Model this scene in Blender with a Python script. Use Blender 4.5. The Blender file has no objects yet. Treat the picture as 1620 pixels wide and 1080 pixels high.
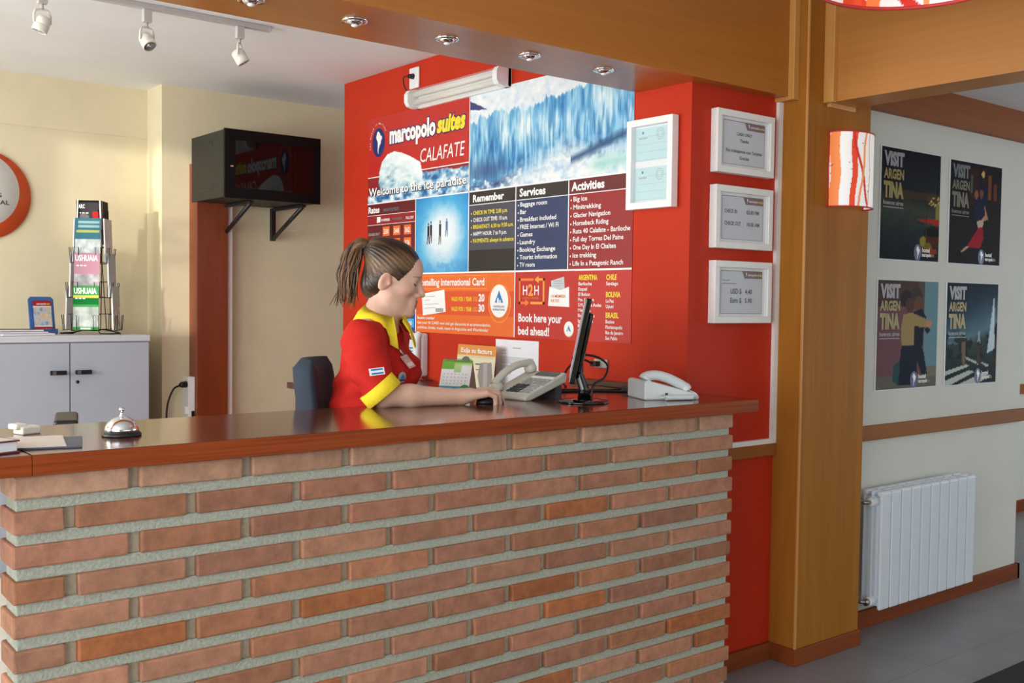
import bpy, bmesh, math, random
import numpy as np
from mathutils import Vector, Matrix, Euler
from mathutils.bvhtree import BVHTree

# ------------------------------------------------------------------ camera, world, light, exposure
S = bpy.context.scene
COL = S.collection
random.seed(7)
RNG = np.random.RandomState(7)
PI = math.pi

S.view_settings.view_transform = 'Standard'
S.view_settings.look = 'None'
S.view_settings.gamma = 1.0
S.view_settings.use_curve_mapping = False
S.view_settings.exposure = 0.0

cam_d = bpy.data.cameras.new('camera')
cam = bpy.data.objects.new('camera', cam_d)
COL.objects.link(cam)
S.camera = cam
YAW, PITCH, ROLL, FPX = 0.673046823, -0.0390746920, 0.0127247427, 1642.522
f_ = Vector((math.sin(YAW) * math.cos(PITCH), math.cos(YAW) * math.cos(PITCH), math.sin(PITCH)))
r_ = f_.cross(Vector((0, 0, 1))).normalized()
u_ = r_.cross(f_)
r2 = r_ * math.cos(ROLL) + u_ * math.sin(ROLL)
u2 = -r_ * math.sin(ROLL) + u_ * math.cos(ROLL)
cam.matrix_world = Matrix(((r2.x, u2.x, -f_.x, 0), (r2.y, u2.y, -f_.y, 0), (r2.z, u2.z, -f_.z, 1.5), (0, 0, 0, 1)))
cam_d.sensor_width = 36.0
cam_d.lens = 36.0 * FPX / 1620.0
cam_d.clip_start = 0.05

world = bpy.data.worlds.new('daylight')
S.world = world
world.use_nodes = True
bg = world.node_tree.nodes['Background']
bg.inputs['Color'].default_value = (0.80, 0.90, 1.0, 1)
bg.inputs['Strength'].default_value = 1.2


def area(name, loc, direction, sx, sy, power, color):
    d = bpy.data.lights.new(name, 'AREA')
    d.shape = 'RECTANGLE'
    d.size, d.size_y, d.energy, d.color = sx, sy, power, color
    o = bpy.data.objects.new(name, d)
    o.location = loc
    o.rotation_euler = Vector(direction).to_track_quat('-Z', 'Y').to_euler()
    COL.objects.link(o)
    return o


# daylight lamps for the left windows, plus two added for unseen hall openings
area('daylight_left_window', (-2.06, 4.55, 1.75), (1, 0.05, 0.46), 2.6, 1.4, 165, (0.95, 0.98, 1.0))  # hangs inside the room before the curtains, tilted up to brighten the ceiling
area('daylight_hall_window', (-2.32, 0.30, 1.60), (1, 0.1, 0.28), 4.0, 2.0, 165, (0.93, 0.97, 1.0))
area('daylight_entrance', (3.2, -4.1, 1.5), (0.0, 1, 0.05), 6.5, 2.2, 40, (0.86, 0.93, 1.0))  # added together with its unseen glazing behind the camera
area('daylight_far_hall', (9.35, 0.6, 1.4), (-1, 0.1, 0), 3.0, 1.8, 40, (0.88, 0.94, 1.0))  # added fill from the far end, no window known there
sun_d = bpy.data.lights.new('sun', 'SUN')
sun_d.energy = 2.3
sun_d.angle = 0.02
sun_d.color = (1.0, 0.93, 0.78)
sun = bpy.data.objects.new('sun', sun_d)
sun.rotation_euler = Vector((4.4, 2.2, -0.26)).to_track_quat('-Z', 'Y').to_euler()
COL.objects.link(sun)


# ------------------------------------------------------------------ helpers
def lin(c):
    c = np.asarray(c, float)
    return np.where(c <= 0.04045, c / 12.92, ((c + 0.055) / 1.055) ** 2.4)


def rgb(*c):
    if len(c) == 1:
        h = c[0].lstrip('#')
        c = [int(h[i:i + 2], 16) for i in (0, 2, 4)]
    return tuple(float(x) for x in lin(np.array(c[:3]) / 255.0)) + (1.0,)


def new_mat(name):
    m = bpy.data.materials.new(name)
    m.use_nodes = True
    nt = m.node_tree
    return m, nt, nt.nodes['Principled BSDF']


def node(nt, kind, **kw):
    n = nt.nodes.new(kind)
    for k, v in kw.items():
        if k.startswith('i_'):
            n.inputs[k[2:].replace('_', ' ')].default_value = v
        else:
            setattr(n, k, v)
    return n


def noise_col(nt, c1, c2, scale, detail=4, stretch=(1, 1, 1), lo=0.35, hi=0.65, rot=(0, 0, 0), rough=0.6, dist=0.0):
    tc = node(nt, 'ShaderNodeTexCoord')
    mp = node(nt, 'ShaderNodeMapping')
    mp.inputs['Scale'].default_value = stretch
    mp.inputs['Rotation'].default_value = rot
    nz = node(nt, 'ShaderNodeTexNoise')
    nz.inputs['Scale'].default_value = scale
    nz.inputs['Detail'].default_value = detail
    nz.inputs['Roughness'].default_value = rough
    nz.inputs['Distortion'].default_value = dist
    rp = node(nt, 'ShaderNodeValToRGB')
    rp.color_ramp.elements[0].position, rp.color_ramp.elements[1].position = lo, hi
    rp.color_ramp.elements[0].color, rp.color_ramp.elements[1].color = c1, c2
    nt.links.new(tc.outputs['Object'], mp.inputs['Vector'])
    nt.links.new(mp.outputs['Vector'], nz.inputs['Vector'])
    nt.links.new(nz.outputs['Fac'], rp.inputs['Fac'])
    return nz, rp


def add_bump(nt, b, src, strength, dist=0.01):
    bp = node(nt, 'ShaderNodeBump')
    bp.inputs['Strength'].default_value = strength
    bp.inputs['Distance'].default_value = dist
    nt.links.new(src, bp.inputs['Height'])
    nt.links.new(bp.outputs['Normal'], b.inputs['Normal'])


def plain(name, c, rough=0.5, metal=0.0, var=0.05, scale=30.0, bump=0.0, spec=0.5, emit=0.0, coat=0.0):
    """a paint / plastic / cloth whose colour wanders a little"""
    m, nt, b = new_mat(name)
    c = rgb(*c) if not isinstance(c, str) else rgb(c)
    c1 = tuple(x * (1 - var) for x in c[:3]) + (1,)
    c2 = tuple(min(1, x * (1 + var)) for x in c[:3]) + (1,)
    nz, rp = noise_col(nt, c1, c2, scale)
    nt.links.new(rp.outputs['Color'], b.inputs['Base Color'])
    b.inputs['Roughness'].default_value = rough
    b.inputs['Metallic'].default_value = metal
    b.inputs['Specular IOR Level'].default_value = spec
    b.inputs['Coat Weight'].default_value = coat
    if emit:
        nt.links.new(rp.outputs['Color'], b.inputs['Emission Color'])
        b.inputs['Emission Strength'].default_value = emit
    if bump:
        add_bump(nt, b, nz.outputs['Fac'], bump)
    return m


def wood(name, c1, c2, axis, rough=0.4, coat=0.0, scale=9.0, spec=0.5, fine=0.25):
    m, nt, b = new_mat(name)
    st = [1.0, 1.0, 1.0]
    st[axis] = 0.06
    nz, rp = noise_col(nt, rgb(*c1), rgb(*c2), scale, 5, st, 0.3, 0.7, dist=0.3)
    st2 = [1.0, 1.0, 1.0]
    st2[axis] = 0.02
    nz2, rp2 = noise_col(nt, (1 - fine,) * 3 + (1,), (1, 1, 1, 1), scale * 14, 3, st2, 0.35, 0.6)
    mx = node(nt, 'ShaderNodeMixRGB', blend_type='MULTIPLY')
    mx.inputs['Fac'].default_value = 1
    nt.links.new(rp.outputs['Color'], mx.inputs['Color1'])
    nt.links.new(rp2.outputs['Color'], mx.inputs['Color2'])
    nt.links.new(mx.outputs['Color'], b.inputs['Base Color'])
    b.inputs['Roughness'].default_value = rough
    b.inputs['Coat Weight'].default_value = coat
    b.inputs['Coat Roughness'].default_value = 0.12
    b.inputs['Specular IOR Level'].default_value = spec
    return m


def attr_mat(name, rough=0.5, spec=0.5, coat=0.0, noise=0.0, nscale=60, bump=0.0, emit=0.0, sss=0.0):
    """printed or painted colours stored on the mesh, optionally grained"""
    m, nt, b = new_mat(name)
    at = node(nt, 'ShaderNodeAttribute', attribute_name='Col')
    out = at.outputs['Color']
    nz, rp = noise_col(nt, (1 - noise,) * 3 + (1,), (1 + noise * 0.4,) * 3 + (1,), nscale, 5)
    if noise:
        mx = node(nt, 'ShaderNodeMixRGB', blend_type='MULTIPLY')
        mx.inputs['Fac'].default_value = 1
        nt.links.new(out, mx.inputs['Color1'])
        nt.links.new(rp.outputs['Color'], mx.inputs['Color2'])
        out = mx.outputs['Color']
    nt.links.new(out, b.inputs['Base Color'])
    if emit:
        nt.links.new(out, b.inputs['Emission Color'])
        b.inputs['Emission Strength'].default_value = emit
    if bump:
        add_bump(nt, b, nz.outputs['Fac'], bump)
    if sss:
        b.inputs['Subsurface Weight'].default_value = sss
        b.inputs['Subsurface Radius'].default_value = (0.008, 0.003, 0.0015)
        b.inputs['Subsurface Scale'].default_value = 1.0
    b.inputs['Roughness'].default_value = rough
    b.inputs['Specular IOR Level'].default_value = spec
    b.inputs['Coat Weight'].default_value = coat
    return m


def glass(name, c=(1, 1, 1, 1), alpha=0.15, rough=0.02):
    m, nt, b = new_mat(name)
    nz, rp = noise_col(nt, c, tuple(x * 0.98 for x in c[:3]) + (1,), 3)
    nt.links.new(rp.outputs['Color'], b.inputs['Base Color'])
    b.inputs['Alpha'].default_value = alpha
    b.inputs['Roughness'].default_value = rough
    return m


_text_cache = {}


def text_mesh(s, bold):
    key = (s, bold)
    if key in _text_cache:
        return _text_cache[key]
    cu = bpy.data.curves.new('t', 'FONT')
    cu.body = s
    cu.resolution_u = 2
    cu.size = 1.0
    cu.offset = bold
    ob = bpy.data.objects.new('t', cu)
    COL.objects.link(ob)
    dg = bpy.context.evaluated_depsgraph_get()
    ev = ob.evaluated_get(dg)
    me = ev.to_mesh()
    V = [(v.co.x, v.co.y) for v in me.vertices]
    F = [tuple(p.vertices) for p in me.polygons]
    ev.to_mesh_clear()
    bpy.data.objects.remove(ob)
    bpy.data.curves.remove(cu)
    _text_cache[key] = (V, F)
    return V, F


class MB:
    """collects shapes into one mesh"""

    def __init__(self):
        self.V, self.F, self.MI, self.SM, self.mats, self.C = [], [], [], [], [], {}
        self.T = None

    def mi(self, m):
        if m not in self.mats:
            self.mats.append(m)
        return self.mats.index(m)

    def add(self, verts, faces, mat, smooth=False, col=None):
        n = len(self.V)
        if self.T is not None:
            verts = [self.T @ Vector(v) for v in verts]
        self.V.extend([tuple(v) for v in verts])
        k = self.mi(mat)
        for f in faces:
            self.F.append(tuple(n + i for i in f))
            self.MI.append(k)
            self.SM.append(smooth)
        if col is not None:
            if len(col) == len(verts) and hasattr(col[0], '__len__'):
                for i, c in enumerate(col):
                    self.C[n + i] = tuple(c[:3])
            else:
                for i in range(len(verts)):
                    self.C[n + i] = tuple(col[:3])
        return self

    def box(self, c0, c1, mat, bev=0.0, seg=2, rot=None, col=None, jitter=0.0):
        c0, c1 = Vector(c0), Vector(c1)
        mid, sz = (c0 + c1) / 2, c1 - c0
        bm = bmesh.new()
        bmesh.ops.create_cube(bm, size=1)
        for v in bm.verts:
            v.co = Vector((v.co.x * sz.x, v.co.y * sz.y, v.co.z * sz.z))
        if bev:
            bev = min(bev, 0.49 * min(abs(x) for x in sz))
            bmesh.ops.bevel(bm, geom=list(bm.edges), offset=bev, segments=seg, profile=0.5, affect='EDGES')
        R = rot.to_matrix() if rot is not None else Matrix.Identity(3)
        vs = []
        bm.verts.index_update()
        for v in bm.verts:
            j = Vector([random.uniform(-jitter, jitter) for _ in range(3)]) if jitter else Vector()
            vs.append(R @ (v.co + j) + mid)
        fs = [[v.index for v in f.verts] for f in bm.faces]
        bm.free()
        return self.add(vs, fs, mat, False, col)

    def tube(self, pts, r, mat, n=8, closed=False, cap=True, col=None, flat=1.0):
        pts = [Vector(p) for p in pts]
        m = len(pts)
        rs = r if hasattr(r, '__len__') else [r] * m
        vs, fs = [], []
        prev = None
        for i, p in enumerate(pts):
            if closed:
                t = pts[(i + 1) % m] - pts[i - 1]
            else:
                t = pts[min(i + 1, m - 1)] - pts[max(i - 1, 0)]
            t = t.normalized() if t.length > 1e-9 else Vector((0, 0, 1))
            if prev is None:
                a = Vector((0, 0, 1)) if abs(t.z) < 0.9 else Vector((1, 0, 0))
                x = t.cross(a).normalized()
            else:
                x = (prev - t * prev.dot(t))
                x = x.normalized() if x.length > 1e-6 else t.orthogonal().normalized()
            prev = x
            y = t.cross(x)
            for k in range(n):
                a = 2 * PI * k / n
                vs.append(p + (x * math.cos(a) + y * math.sin(a) * flat) * rs[i])
        for i in range(m if closed else m - 1):
            for k in range(n):
                a, b = i * n + k, i * n + (k + 1) % n
                j = ((i + 1) % m) * n
                fs.append((a, b, j + (k + 1) % n, j + k))
        if cap and not closed:
            fs.append(tuple(range(n))[::-1])
            fs.append(tuple((m - 1) * n + k for k in range(n)))
        return self.add(vs, fs, mat, True, col)

    def lathe(self, prof, mat, n=32, T=None, smooth=True):
        vs, fs = [], []
        for r, z in prof:
            for k in range(n):
                a = 2 * PI * k / n
                v = Vector((r * math.cos(a), r * math.sin(a), z))
                vs.append(T @ v if T is not None else v)
        for i in range(len(prof) - 1):
            for k in range(n):
                fs.append((i * n + k, i * n + (k + 1) % n, (i + 1) * n + (k + 1) % n, (i + 1) * n + k))
        if prof[0][0] > 1e-5:
            fs.append(tuple(range(n))[::-1])
        if prof[-1][0] > 1e-5:
            fs.append(tuple((len(prof) - 1) * n + k for k in range(n)))
        return self.add(vs, fs, mat, smooth)

    def prism(self, poly, o, u, v, depth, mat, col=None):
        """polygon in the (u,v) plane at o, extruded by depth along u x v"""
        o, u, v = Vector(o), Vector(u), Vector(v)
        n = u.cross(v).normalized()
        m = len(poly)
        vs = [o + u * a + v * b for a, b in poly] + [o + u * a + v * b + n * depth for a, b in poly]
        fs = [tuple(range(m))[::-1], tuple(range(m, 2 * m))]
        fs += [(i, (i + 1) % m, m + (i + 1) % m, m + i) for i in range(m)]
        return self.add(vs, fs, mat, False, col)

    def flat(self, poly, o, u, v, mat, col=None):
        o, u, v = Vector(o), Vector(u), Vector(v)
        return self.add([o + u * a + v * b for a, b in poly], [tuple(range(len(poly)))], mat, False, col)

    def text(self, s, o, u, v, x0, y0, h, mat, width=None, align='L', bold=0.012, slant=0.0, follow=None):
        """letters of cap height h whose base line starts at (x0, y0) of the (u,v) plane at o"""
        V, F = text_mesh(s, bold)
        if not V:
            return self
        xs = [a for a, b in V]
        x_lo, x_hi = min(xs), max(xs)
        ky = h / 0.70
        kx = ky if width is None else width / (x_hi - x_lo)
        w = (x_hi - x_lo) * kx
        off = {'L': 0, 'C': -w / 2, 'R': -w}[align]
        o, u, v = Vector(o), Vector(u), Vector(v)
        vs = [o + u * (x0 + off + (a - x_lo) * kx + slant * b * ky) + v * (y0 + b * ky) for a, b in V]
        return self.add(vs, F, mat)

    def canvas(self, cv, o, u, v, w, h, mat):
        H, W = cv.a.shape[:2]
        o, u, v = np.array(o, float), np.array(u, float), np.array(v, float)
        gx, gy = np.meshgrid(np.linspace(0, w, W), np.linspace(h, 0, H))
        P = o + gx[..., None] * u + gy[..., None] * v
        idx = np.arange(W * H).reshape(H, W)
        fs = np.stack([idx[1:, :-1], idx[1:, 1:], idx[:-1, 1:], idx[:-1, :-1]], -1).reshape(-1, 4)
        c = lin(np.clip(cv.a, 0, 1)).reshape(-1, 3)
        return self.add(P.reshape(-1, 3).tolist(), fs.tolist(), mat, False, c.tolist())


class Canvas:
    """a small printed picture, painted with numpy; colours are sRGB 0-255"""

    def __init__(self, W, H, c=(255, 255, 255)):
        self.W, self.H = W, H
        self.a = np.zeros((H, W, 3)) + np.array(c) / 255.0
        self.x, self.y = np.meshgrid((np.arange(W) + 0.5) / W, (np.arange(H) + 0.5) / H)   # y runs down

    def put(self, mask, c, k=1.0):
        m = (mask.astype(float) * k)[..., None]
        c = np.array(c, float) / 255.0 if np.ndim(c) == 1 else c
        self.a = self.a * (1 - m) + c * m
        return self

    def rect(self, x0, y0, x1, y1, c, k=1.0):
        return self.put((self.x >= x0) & (self.x <= x1) & (self.y >= y0) & (self.y <= y1), c, k)

    def ell(self, x, y, rx, ry, c, k=1.0, soft=0.0):
        d = np.sqrt(((self.x - x) / rx) ** 2 + ((self.y - y) / ry) ** 2)
        m = (d < 1) if not soft else np.clip((1 + soft - d) / (2 * soft), 0, 1)
        return self.put(m, c, k)

    def poly(self, pts, c, k=1.0):
        m = np.zeros_like(self.x, bool)
        n = len(pts)
        for i in range(n):
            (x0, y0), (x1, y1) = pts[i], pts[(i + 1) % n]
            if y0 == y1:
                continue
            t = (self.y - y0) / (y1 - y0)
            m ^= ((y0 <= self.y) != (y1 <= self.y)) & (self.x < x0 + t * (x1 - x0))
        return self.put(m, c, k)

    def noise(self, fx, fy, seed=0, octaves=4):
        r = np.random.RandomState(seed)
        out, amp, tot = np.zeros_like(self.x), 1.0, 0.0
        for o in range(octaves):
            gx, gy = int(fx * 2 ** o) + 2, int(fy * 2 ** o) + 2
            g = r.rand(gy + 1, gx + 1)
            px, py = self.x * (gx - 1), self.y * (gy - 1)
            ix, iy = px.astype(int), py.astype(int)
            tx, ty = px - ix, py - iy
            tx, ty = tx * tx * (3 - 2 * tx), ty * ty * (3 - 2 * ty)
            out += amp * ((g[iy, ix] * (1 - tx) + g[iy, ix + 1] * tx) * (1 - ty) + (g[iy + 1, ix] * (1 - tx) + g[iy + 1, ix + 1] * tx) * ty)
            tot += amp
            amp *= 0.55
        return out / tot

    def ramp(self, f, stops):
        ks = [s[0] for s in stops]
        return np.stack([np.interp(f, ks, [s[1][i] / 255.0 for s in stops]) for i in range(3)], -1)


def link(o, parent=None):
    COL.objects.link(o)
    if parent is not None:
        o.parent = parent
    return o


def part(name, mb, parent=None, loc=(0, 0, 0), rot=(0, 0, 0), origin=None, label=None, kind=None, bevel=0.0):
    """links the collected shapes as ONE mesh object; origin = world point the vertices are measured from"""
    me = bpy.data.meshes.new(name)
    V = mb.V
    if origin is not None:
        ox, oy, oz = origin
        V = [(x - ox, y - oy, z - oz) for x, y, z in V]
    me.from_pydata(V, [], mb.F)
    for m in mb.mats:
        me.materials.append(m)
    me.polygons.foreach_set('material_index', mb.MI)
    me.polygons.foreach_set('use_smooth', mb.SM)
    if mb.C:
        a = me.color_attributes.new('Col', 'FLOAT_COLOR', 'POINT')
        buf = np.ones((len(V), 4), np.float32)
        ks = np.fromiter(mb.C.keys(), int)
        buf[ks, :3] = np.array(list(mb.C.values()), np.float32)
        a.data.foreach_set('color', buf.ravel())
    me.update()
    o = bpy.data.objects.new(name, me)
    o.location = loc
    o.rotation_euler = rot
    link(o, parent)
    if label:
        o['label'] = label
    if kind:
        o['kind'] = kind
    return o


def tag(o, label, cat, group=None):
    o['label'], o['category'] = label, cat
    if group:
        o['group'] = group
    return o


def thing(name, label, cat, loc=(0, 0, 0), rotz=0.0, group=None):
    o = bpy.data.objects.new(name, None)
    o.empty_display_size = 0.05
    o.location = loc
    o.rotation_euler = (0, 0, rotz)
    link(o)
    return tag(o, label, cat, group)


def struct(name, mb, label=None, parent=None):
    o = part(name, mb, parent, label=label)
    if parent is None:
        o['kind'] = 'structure'
    return o


def dup(root, loc, rotz, label, group=None):
    r = root.copy()
    COL.objects.link(r)
    r.location = loc
    r.rotation_euler = (0, 0, rotz)
    r['label'] = label
    if group:
        r['group'] = group
    for ch in list(root.children):
        c = ch.copy()
        COL.objects.link(c)
        c.parent = r
        for g in ch.children:
            d = g.copy()
            COL.objects.link(d)
            d.parent = c
    return r


def quadpts(p0, p1, p2, n=12):
    p0, p1, p2 = Vector(p0), Vector(p1), Vector(p2)
    return [p0 * (1 - t) ** 2 + p1 * 2 * t * (1 - t) + p2 * t * t for t in [i / n for i in range(n + 1)]]


def spline(pts, n=8):
    P = [Vector(p) for p in pts]
    out = []
    for i in range(len(P) - 1):
        a, b, c, d = P[max(i - 1, 0)], P[i], P[i + 1], P[min(i + 2, len(P) - 1)]
        for k in range(n):
            t = k / n
            out.append(0.5 * ((2 * b) + (c - a) * t + (2 * a - 5 * b + 4 * c - d) * t * t + (3 * b - a - 3 * c + d) * t ** 3))
    out.append(P[-1])
    return out


X, Y, Z = Vector((1, 0, 0)), Vector((0, 1, 0)), Vector((0, 0, 1))

# ------------------------------------------------------------------ materials
M = {}
M['red'] = plain('red_wall_paint', (196, 54, 30), 0.5, spec=0.15, var=0.03, scale=5)
M['cream'] = plain('cream_wall_paint', (228, 216, 182), 0.8, var=0.03, scale=4)
M['white_wall'] = plain('off_white_wall_paint', (222, 221, 212), 0.75, var=0.02, scale=4)
M['ceiling'] = plain('ceiling_paint', (236, 235, 235), 0.9, var=0.02, scale=3)
M['beam'] = wood('honey_wood_along_counter', (172, 104, 36), (188, 118, 46), 0, 0.33, 0.15, 5, fine=0.08)
M['beam_y'] = wood('honey_wood_towards_hall', (184, 120, 54), (202, 138, 68), 1, 0.42, 0.0, 4, fine=0.08)
M['column'] = wood('honey_wood_upright', (162, 102, 36), (180, 118, 46), 2, 0.55, 0.0, 7, spec=0.1, fine=0.10)
M['edge_strip'] = wood('pale_wood_strip', (206, 148, 76), (218, 162, 90), 2, 0.4, 0.0, 8, fine=0.06)
M['rail'] = wood('brown_wood_rail', (146, 88, 40), (164, 102, 50), 0, 0.55, 0.0, 8, spec=0.12, fine=0.10)
M['skirting'] = wood('reddish_wood_skirting', (130, 64, 32), (150, 78, 42), 0, 0.55, 0.0, 8, spec=0.12, fine=0.12)
M['crown'] = wood('dark_wood_crown', (150, 82, 36), (164, 94, 44), 0, 0.5, 0.0, 7, spec=0.2, fine=0.10)
M['counter_top'] = wood('varnished_mahogany', (96, 46, 26), (112, 56, 32), 0, 0.16, 0.5, 6, fine=0.14)
M['counter_edge'] = wood('mahogany_edge', (146, 62, 22), (164, 76, 28), 0, 0.42, 0.0, 10, spec=0.2, fine=0.30)
M['post'] = wood('russet_wood_post', (124, 54, 22), (140, 66, 28), 2, 0.4, 0.1, 10, fine=0.15)
M['white'] = plain('white_plastic', (242, 243, 242), 0.4, var=0.02)
M['white_paint'] = plain('white_paint', (246, 247, 245), 0.5, var=0.02)
M['cab'] = plain('grey_white_laminate', (176, 183, 195), 0.45, var=0.015, scale=6)
M['cab_top'] = plain('pale_laminate_top', (204, 208, 212), 0.4, var=0.015)
M['black'] = plain('black_plastic', (22, 22, 24), 0.4, var=0.1)
M['black_metal'] = plain('black_powder_coated_steel', (26, 24, 24), 0.45, var=0.1)
M['black_gloss'] = plain('black_gloss', (9, 9, 11), 0.06, var=0.1, spec=0.6)
M['box_side'] = plain('dark_grey_steel', (36, 36, 30), 0.55, var=0.06)
M['bezel'] = plain('matt_black_bezel', (14, 13, 13), 0.5, var=0.1, spec=0.15)
M['mat_street'] = plain('street_paving', (150, 148, 144), 0.9, var=0.06)
M['box_glass'] = plain('smoked_glass_door', (10, 8, 8), 0.03, var=0.1, spec=0.3)
M['chrome'] = plain('chrome', (230, 230, 232), 0.07, 1.0, var=0.02)
M['steel'] = plain('brushed_steel', (170, 170, 172), 0.3, 1.0, var=0.04)
M['lamp_white'] = plain('cream_white_enamel', (236, 232, 218), 0.4, var=0.02)
M['track'] = plain('grey_white_aluminium', (196, 192, 190), 0.45, var=0.03)
M['radiator'] = plain('radiator_enamel', (226, 234, 242), 0.35, var=0.015, spec=0.6)
M['paper'] = plain('paper', (238, 240, 244), 0.7, var=0.015)
M['cream_paper'] = plain('cream_paper', (226, 216, 204), 0.7, var=0.03)
M['print'] = attr_mat('printed_paper', 0.5, 0.4)
M['print_gloss'] = attr_mat('glossy_print', 0.6, 0.04)
M['ink'] = plain('dark_ink', (52, 52, 58), 0.6, var=0.05)
M['ink_pale'] = plain('pale_ink', (150, 152, 160), 0.7, var=0.05)
M['t_white'] = plain('white_print', (248, 248, 246), 0.5, var=0.01)
M['t_grey'] = plain('grey_print', (120, 118, 122), 0.5, var=0.03)
M['t_yellow'] = plain('yellow_print', (246, 226, 60), 0.5, var=0.03)
M['t_gold'] = plain('gold_print', (150, 128, 34), 0.5, var=0.05)
M['t_black'] = plain('black_print', (24, 22, 24), 0.5, var=0.05)
M['t_navy'] = plain('navy_print', (30, 44, 110), 0.5, var=0.04)
M['t_blue'] = plain('blue_print', (40, 130, 190), 0.5, var=0.04)
M['t_orange'] = plain('orange_print', (240, 130, 50), 0.5, var=0.03)
M['t_lorange'] = plain('light_orange_print', (250, 166, 70), 0.5, var=0.03)
M['t_red'] = plain('red_print', (176, 34, 30), 0.5, var=0.03)
M['p_red'] = plain('poster_red_panel', (196, 44, 38), 0.4, var=0.02)
M['p_dred'] = plain('poster_dark_red_panel', (152, 32, 40), 0.4, var=0.03)
M['p_maroon'] = plain('poster_maroon_panel', (104, 26, 34), 0.4, var=0.04)
M['p_head'] = plain('poster_black_heading', (46, 38, 38), 0.4, var=0.05)
M['p_slate'] = plain('poster_slate_panel', (74, 74, 88), 0.4, var=0.04)
M['p_navy'] = plain('poster_navy_panel', (44, 58, 100), 0.4, var=0.04)
M['p_black'] = plain('poster_black_panel', (38, 34, 34), 0.4, var=0.05)
M['p_orange'] = plain('poster_orange_panel', (238, 112, 44), 0.4, var=0.03)
M['p_dorange'] = plain('poster_deep_orange_band', (226, 84, 40), 0.4, var=0.03)
M['p_blue'] = plain('poster_blue_panel', (24, 70, 158), 0.4, var=0.04)
M['p_sky'] = plain('poster_sky_box', (76, 176, 226), 0.4, var=0.04)
M['clear'] = glass('clear_plastic', (0.95, 0.97, 1, 1), 0.18, 0.08)
M['frame_glass'] = glass('picture_glass', (0.9, 0.95, 1, 1), 0.10, 0.02)
M['navy_cloth'] = plain('navy_upholstery', (42, 54, 70), 0.85, var=0.12, scale=200, bump=0.1)
M['cream_phone'] = plain('beige_phone_plastic', (206, 204, 190), 0.4, var=0.02)
M['white_phone'] = plain('white_phone_plastic', (222, 230, 232), 0.35, var=0.02)
M['key_dark'] = plain('dark_keys', (70, 70, 72), 0.5, var=0.06)
M['key_grey'] = plain('grey_keys', (170, 170, 164), 0.5, var=0.04)
M['lcd'] = plain('lcd_window', (96, 100, 96), 0.2, var=0.05)
M['cord'] = plain('black_cable', (20, 18, 20), 0.5, var=0.1)
M['desk'] = wood('dark_desk_wood', (70, 30, 22), (92, 42, 28), 1, 0.3, 0.2, 8)
M['slate'] = plain('slate_grey_folder', (84, 94, 110), 0.5, var=0.06)

# floor tiles
m, nt, b = new_mat('grey_floor_tiles')
tc = node(nt, 'ShaderNodeTexCoord')
bk = node(nt, 'ShaderNodeTexBrick', offset=0.0)
bk.inputs['Scale'].default_value = 1.0
bk.inputs['Brick Width'].default_value = 0.45
bk.inputs['Row Height'].default_value = 0.45
bk.inputs['Mortar Size'].default_value = 0.003
bk.inputs['Color1'].default_value = rgb(138, 138, 140)
bk.inputs['Color2'].default_value = rgb(132, 132, 135)
bk.inputs['Mortar'].default_value = rgb(118, 117, 119)
nz, rp = noise_col(nt, (0.9, 0.9, 0.9, 1), (1.05, 1.05, 1.05, 1), 3)
mx = node(nt, 'ShaderNodeMixRGB', blend_type='MULTIPLY')
mx.inputs['Fac'].default_value = 1
nt.links.new(tc.outputs['Object'], bk.inputs['Vector'])
nt.links.new(bk.outputs['Color'], mx.inputs['Color1'])
nt.links.new(rp.outputs['Color'], mx.inputs['Color2'])
nt.links.new(mx.outputs['Color'], b.inputs['Base Color'])
b.inputs['Roughness'].default_value = 0.38
M['floor'] = m

# brick and mortar
M['joint'] = plain('tan_joint_mortar', (186, 172, 150), 0.95, var=0.08, scale=90, bump=0.3)  # tan paints the left-lit brick sides into the joint colour
M['brick'] = attr_mat('handmade_brick', 0.85, 0.25, noise=0.22, nscale=26, bump=0.35)
m, nt, b = new_mat('grey_mortar')
nz, rp = noise_col(nt, rgb(158, 161, 146), rgb(184, 186, 171), 120, 6)
nt.links.new(rp.outputs['Color'], b.inputs['Base Color'])
b.inputs['Roughness'].default_value = 0.95
add_bump(nt, b, nz.outputs['Fac'], 0.6, 0.006)
M['mortar'] = m

# ------------------------------------------------------------------ the room shell
ZC = 2.755
mb = MB().box((-2.6, -4.4, -0.1), (9.6, 7.0, 0.0), M['floor'])
struct('floor', mb, 'grey tiled floor')
mb = MB().box((-2.2, 2.97, 0.0), (3.037, 6.40, 0.006), plain('pale_reception_floor', (226, 222, 212), 0.5, var=0.03, scale=3))  # unseen pale slab added to throw light up onto the ceiling
struct('floor_reception', mb, 'pale floor behind the reception counter')
mb = MB().box((-2.6, -4.4, ZC), (9.6, 7.0, ZC + 0.1), M['ceiling'])
struct('ceiling', mb, 'white ceiling above the reception and hall')
mb = MB().box((3.9, 2.16, 2.545), (9.4, 3.6, 2.575), M['ceiling']).box((3.9, -4.2, 2.545), (9.4, 2.16, 2.575), M['ceiling'])
struct('ceiling_side_passage', mb, 'lower white ceiling over the passage on the right')

# back wall: left bay, pillar step, right bay
mb = MB()
mb.box((-2.3, 6.40, 0), (2.24, 6.6, 2.46), M['cream'])
mb.box((-2.3, 6.392, 2.46), (2.24, 6.6, ZC), M['cream'])
struct('wall_back', mb, 'cream back wall behind the white cabinet')
mb = MB().box((2.228, 6.15, 0), (3.8, 6.6, ZC), M['cream'])
struct('wall_back_pier', mb, 'cream wall section standing forward of the back wall')

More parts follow.
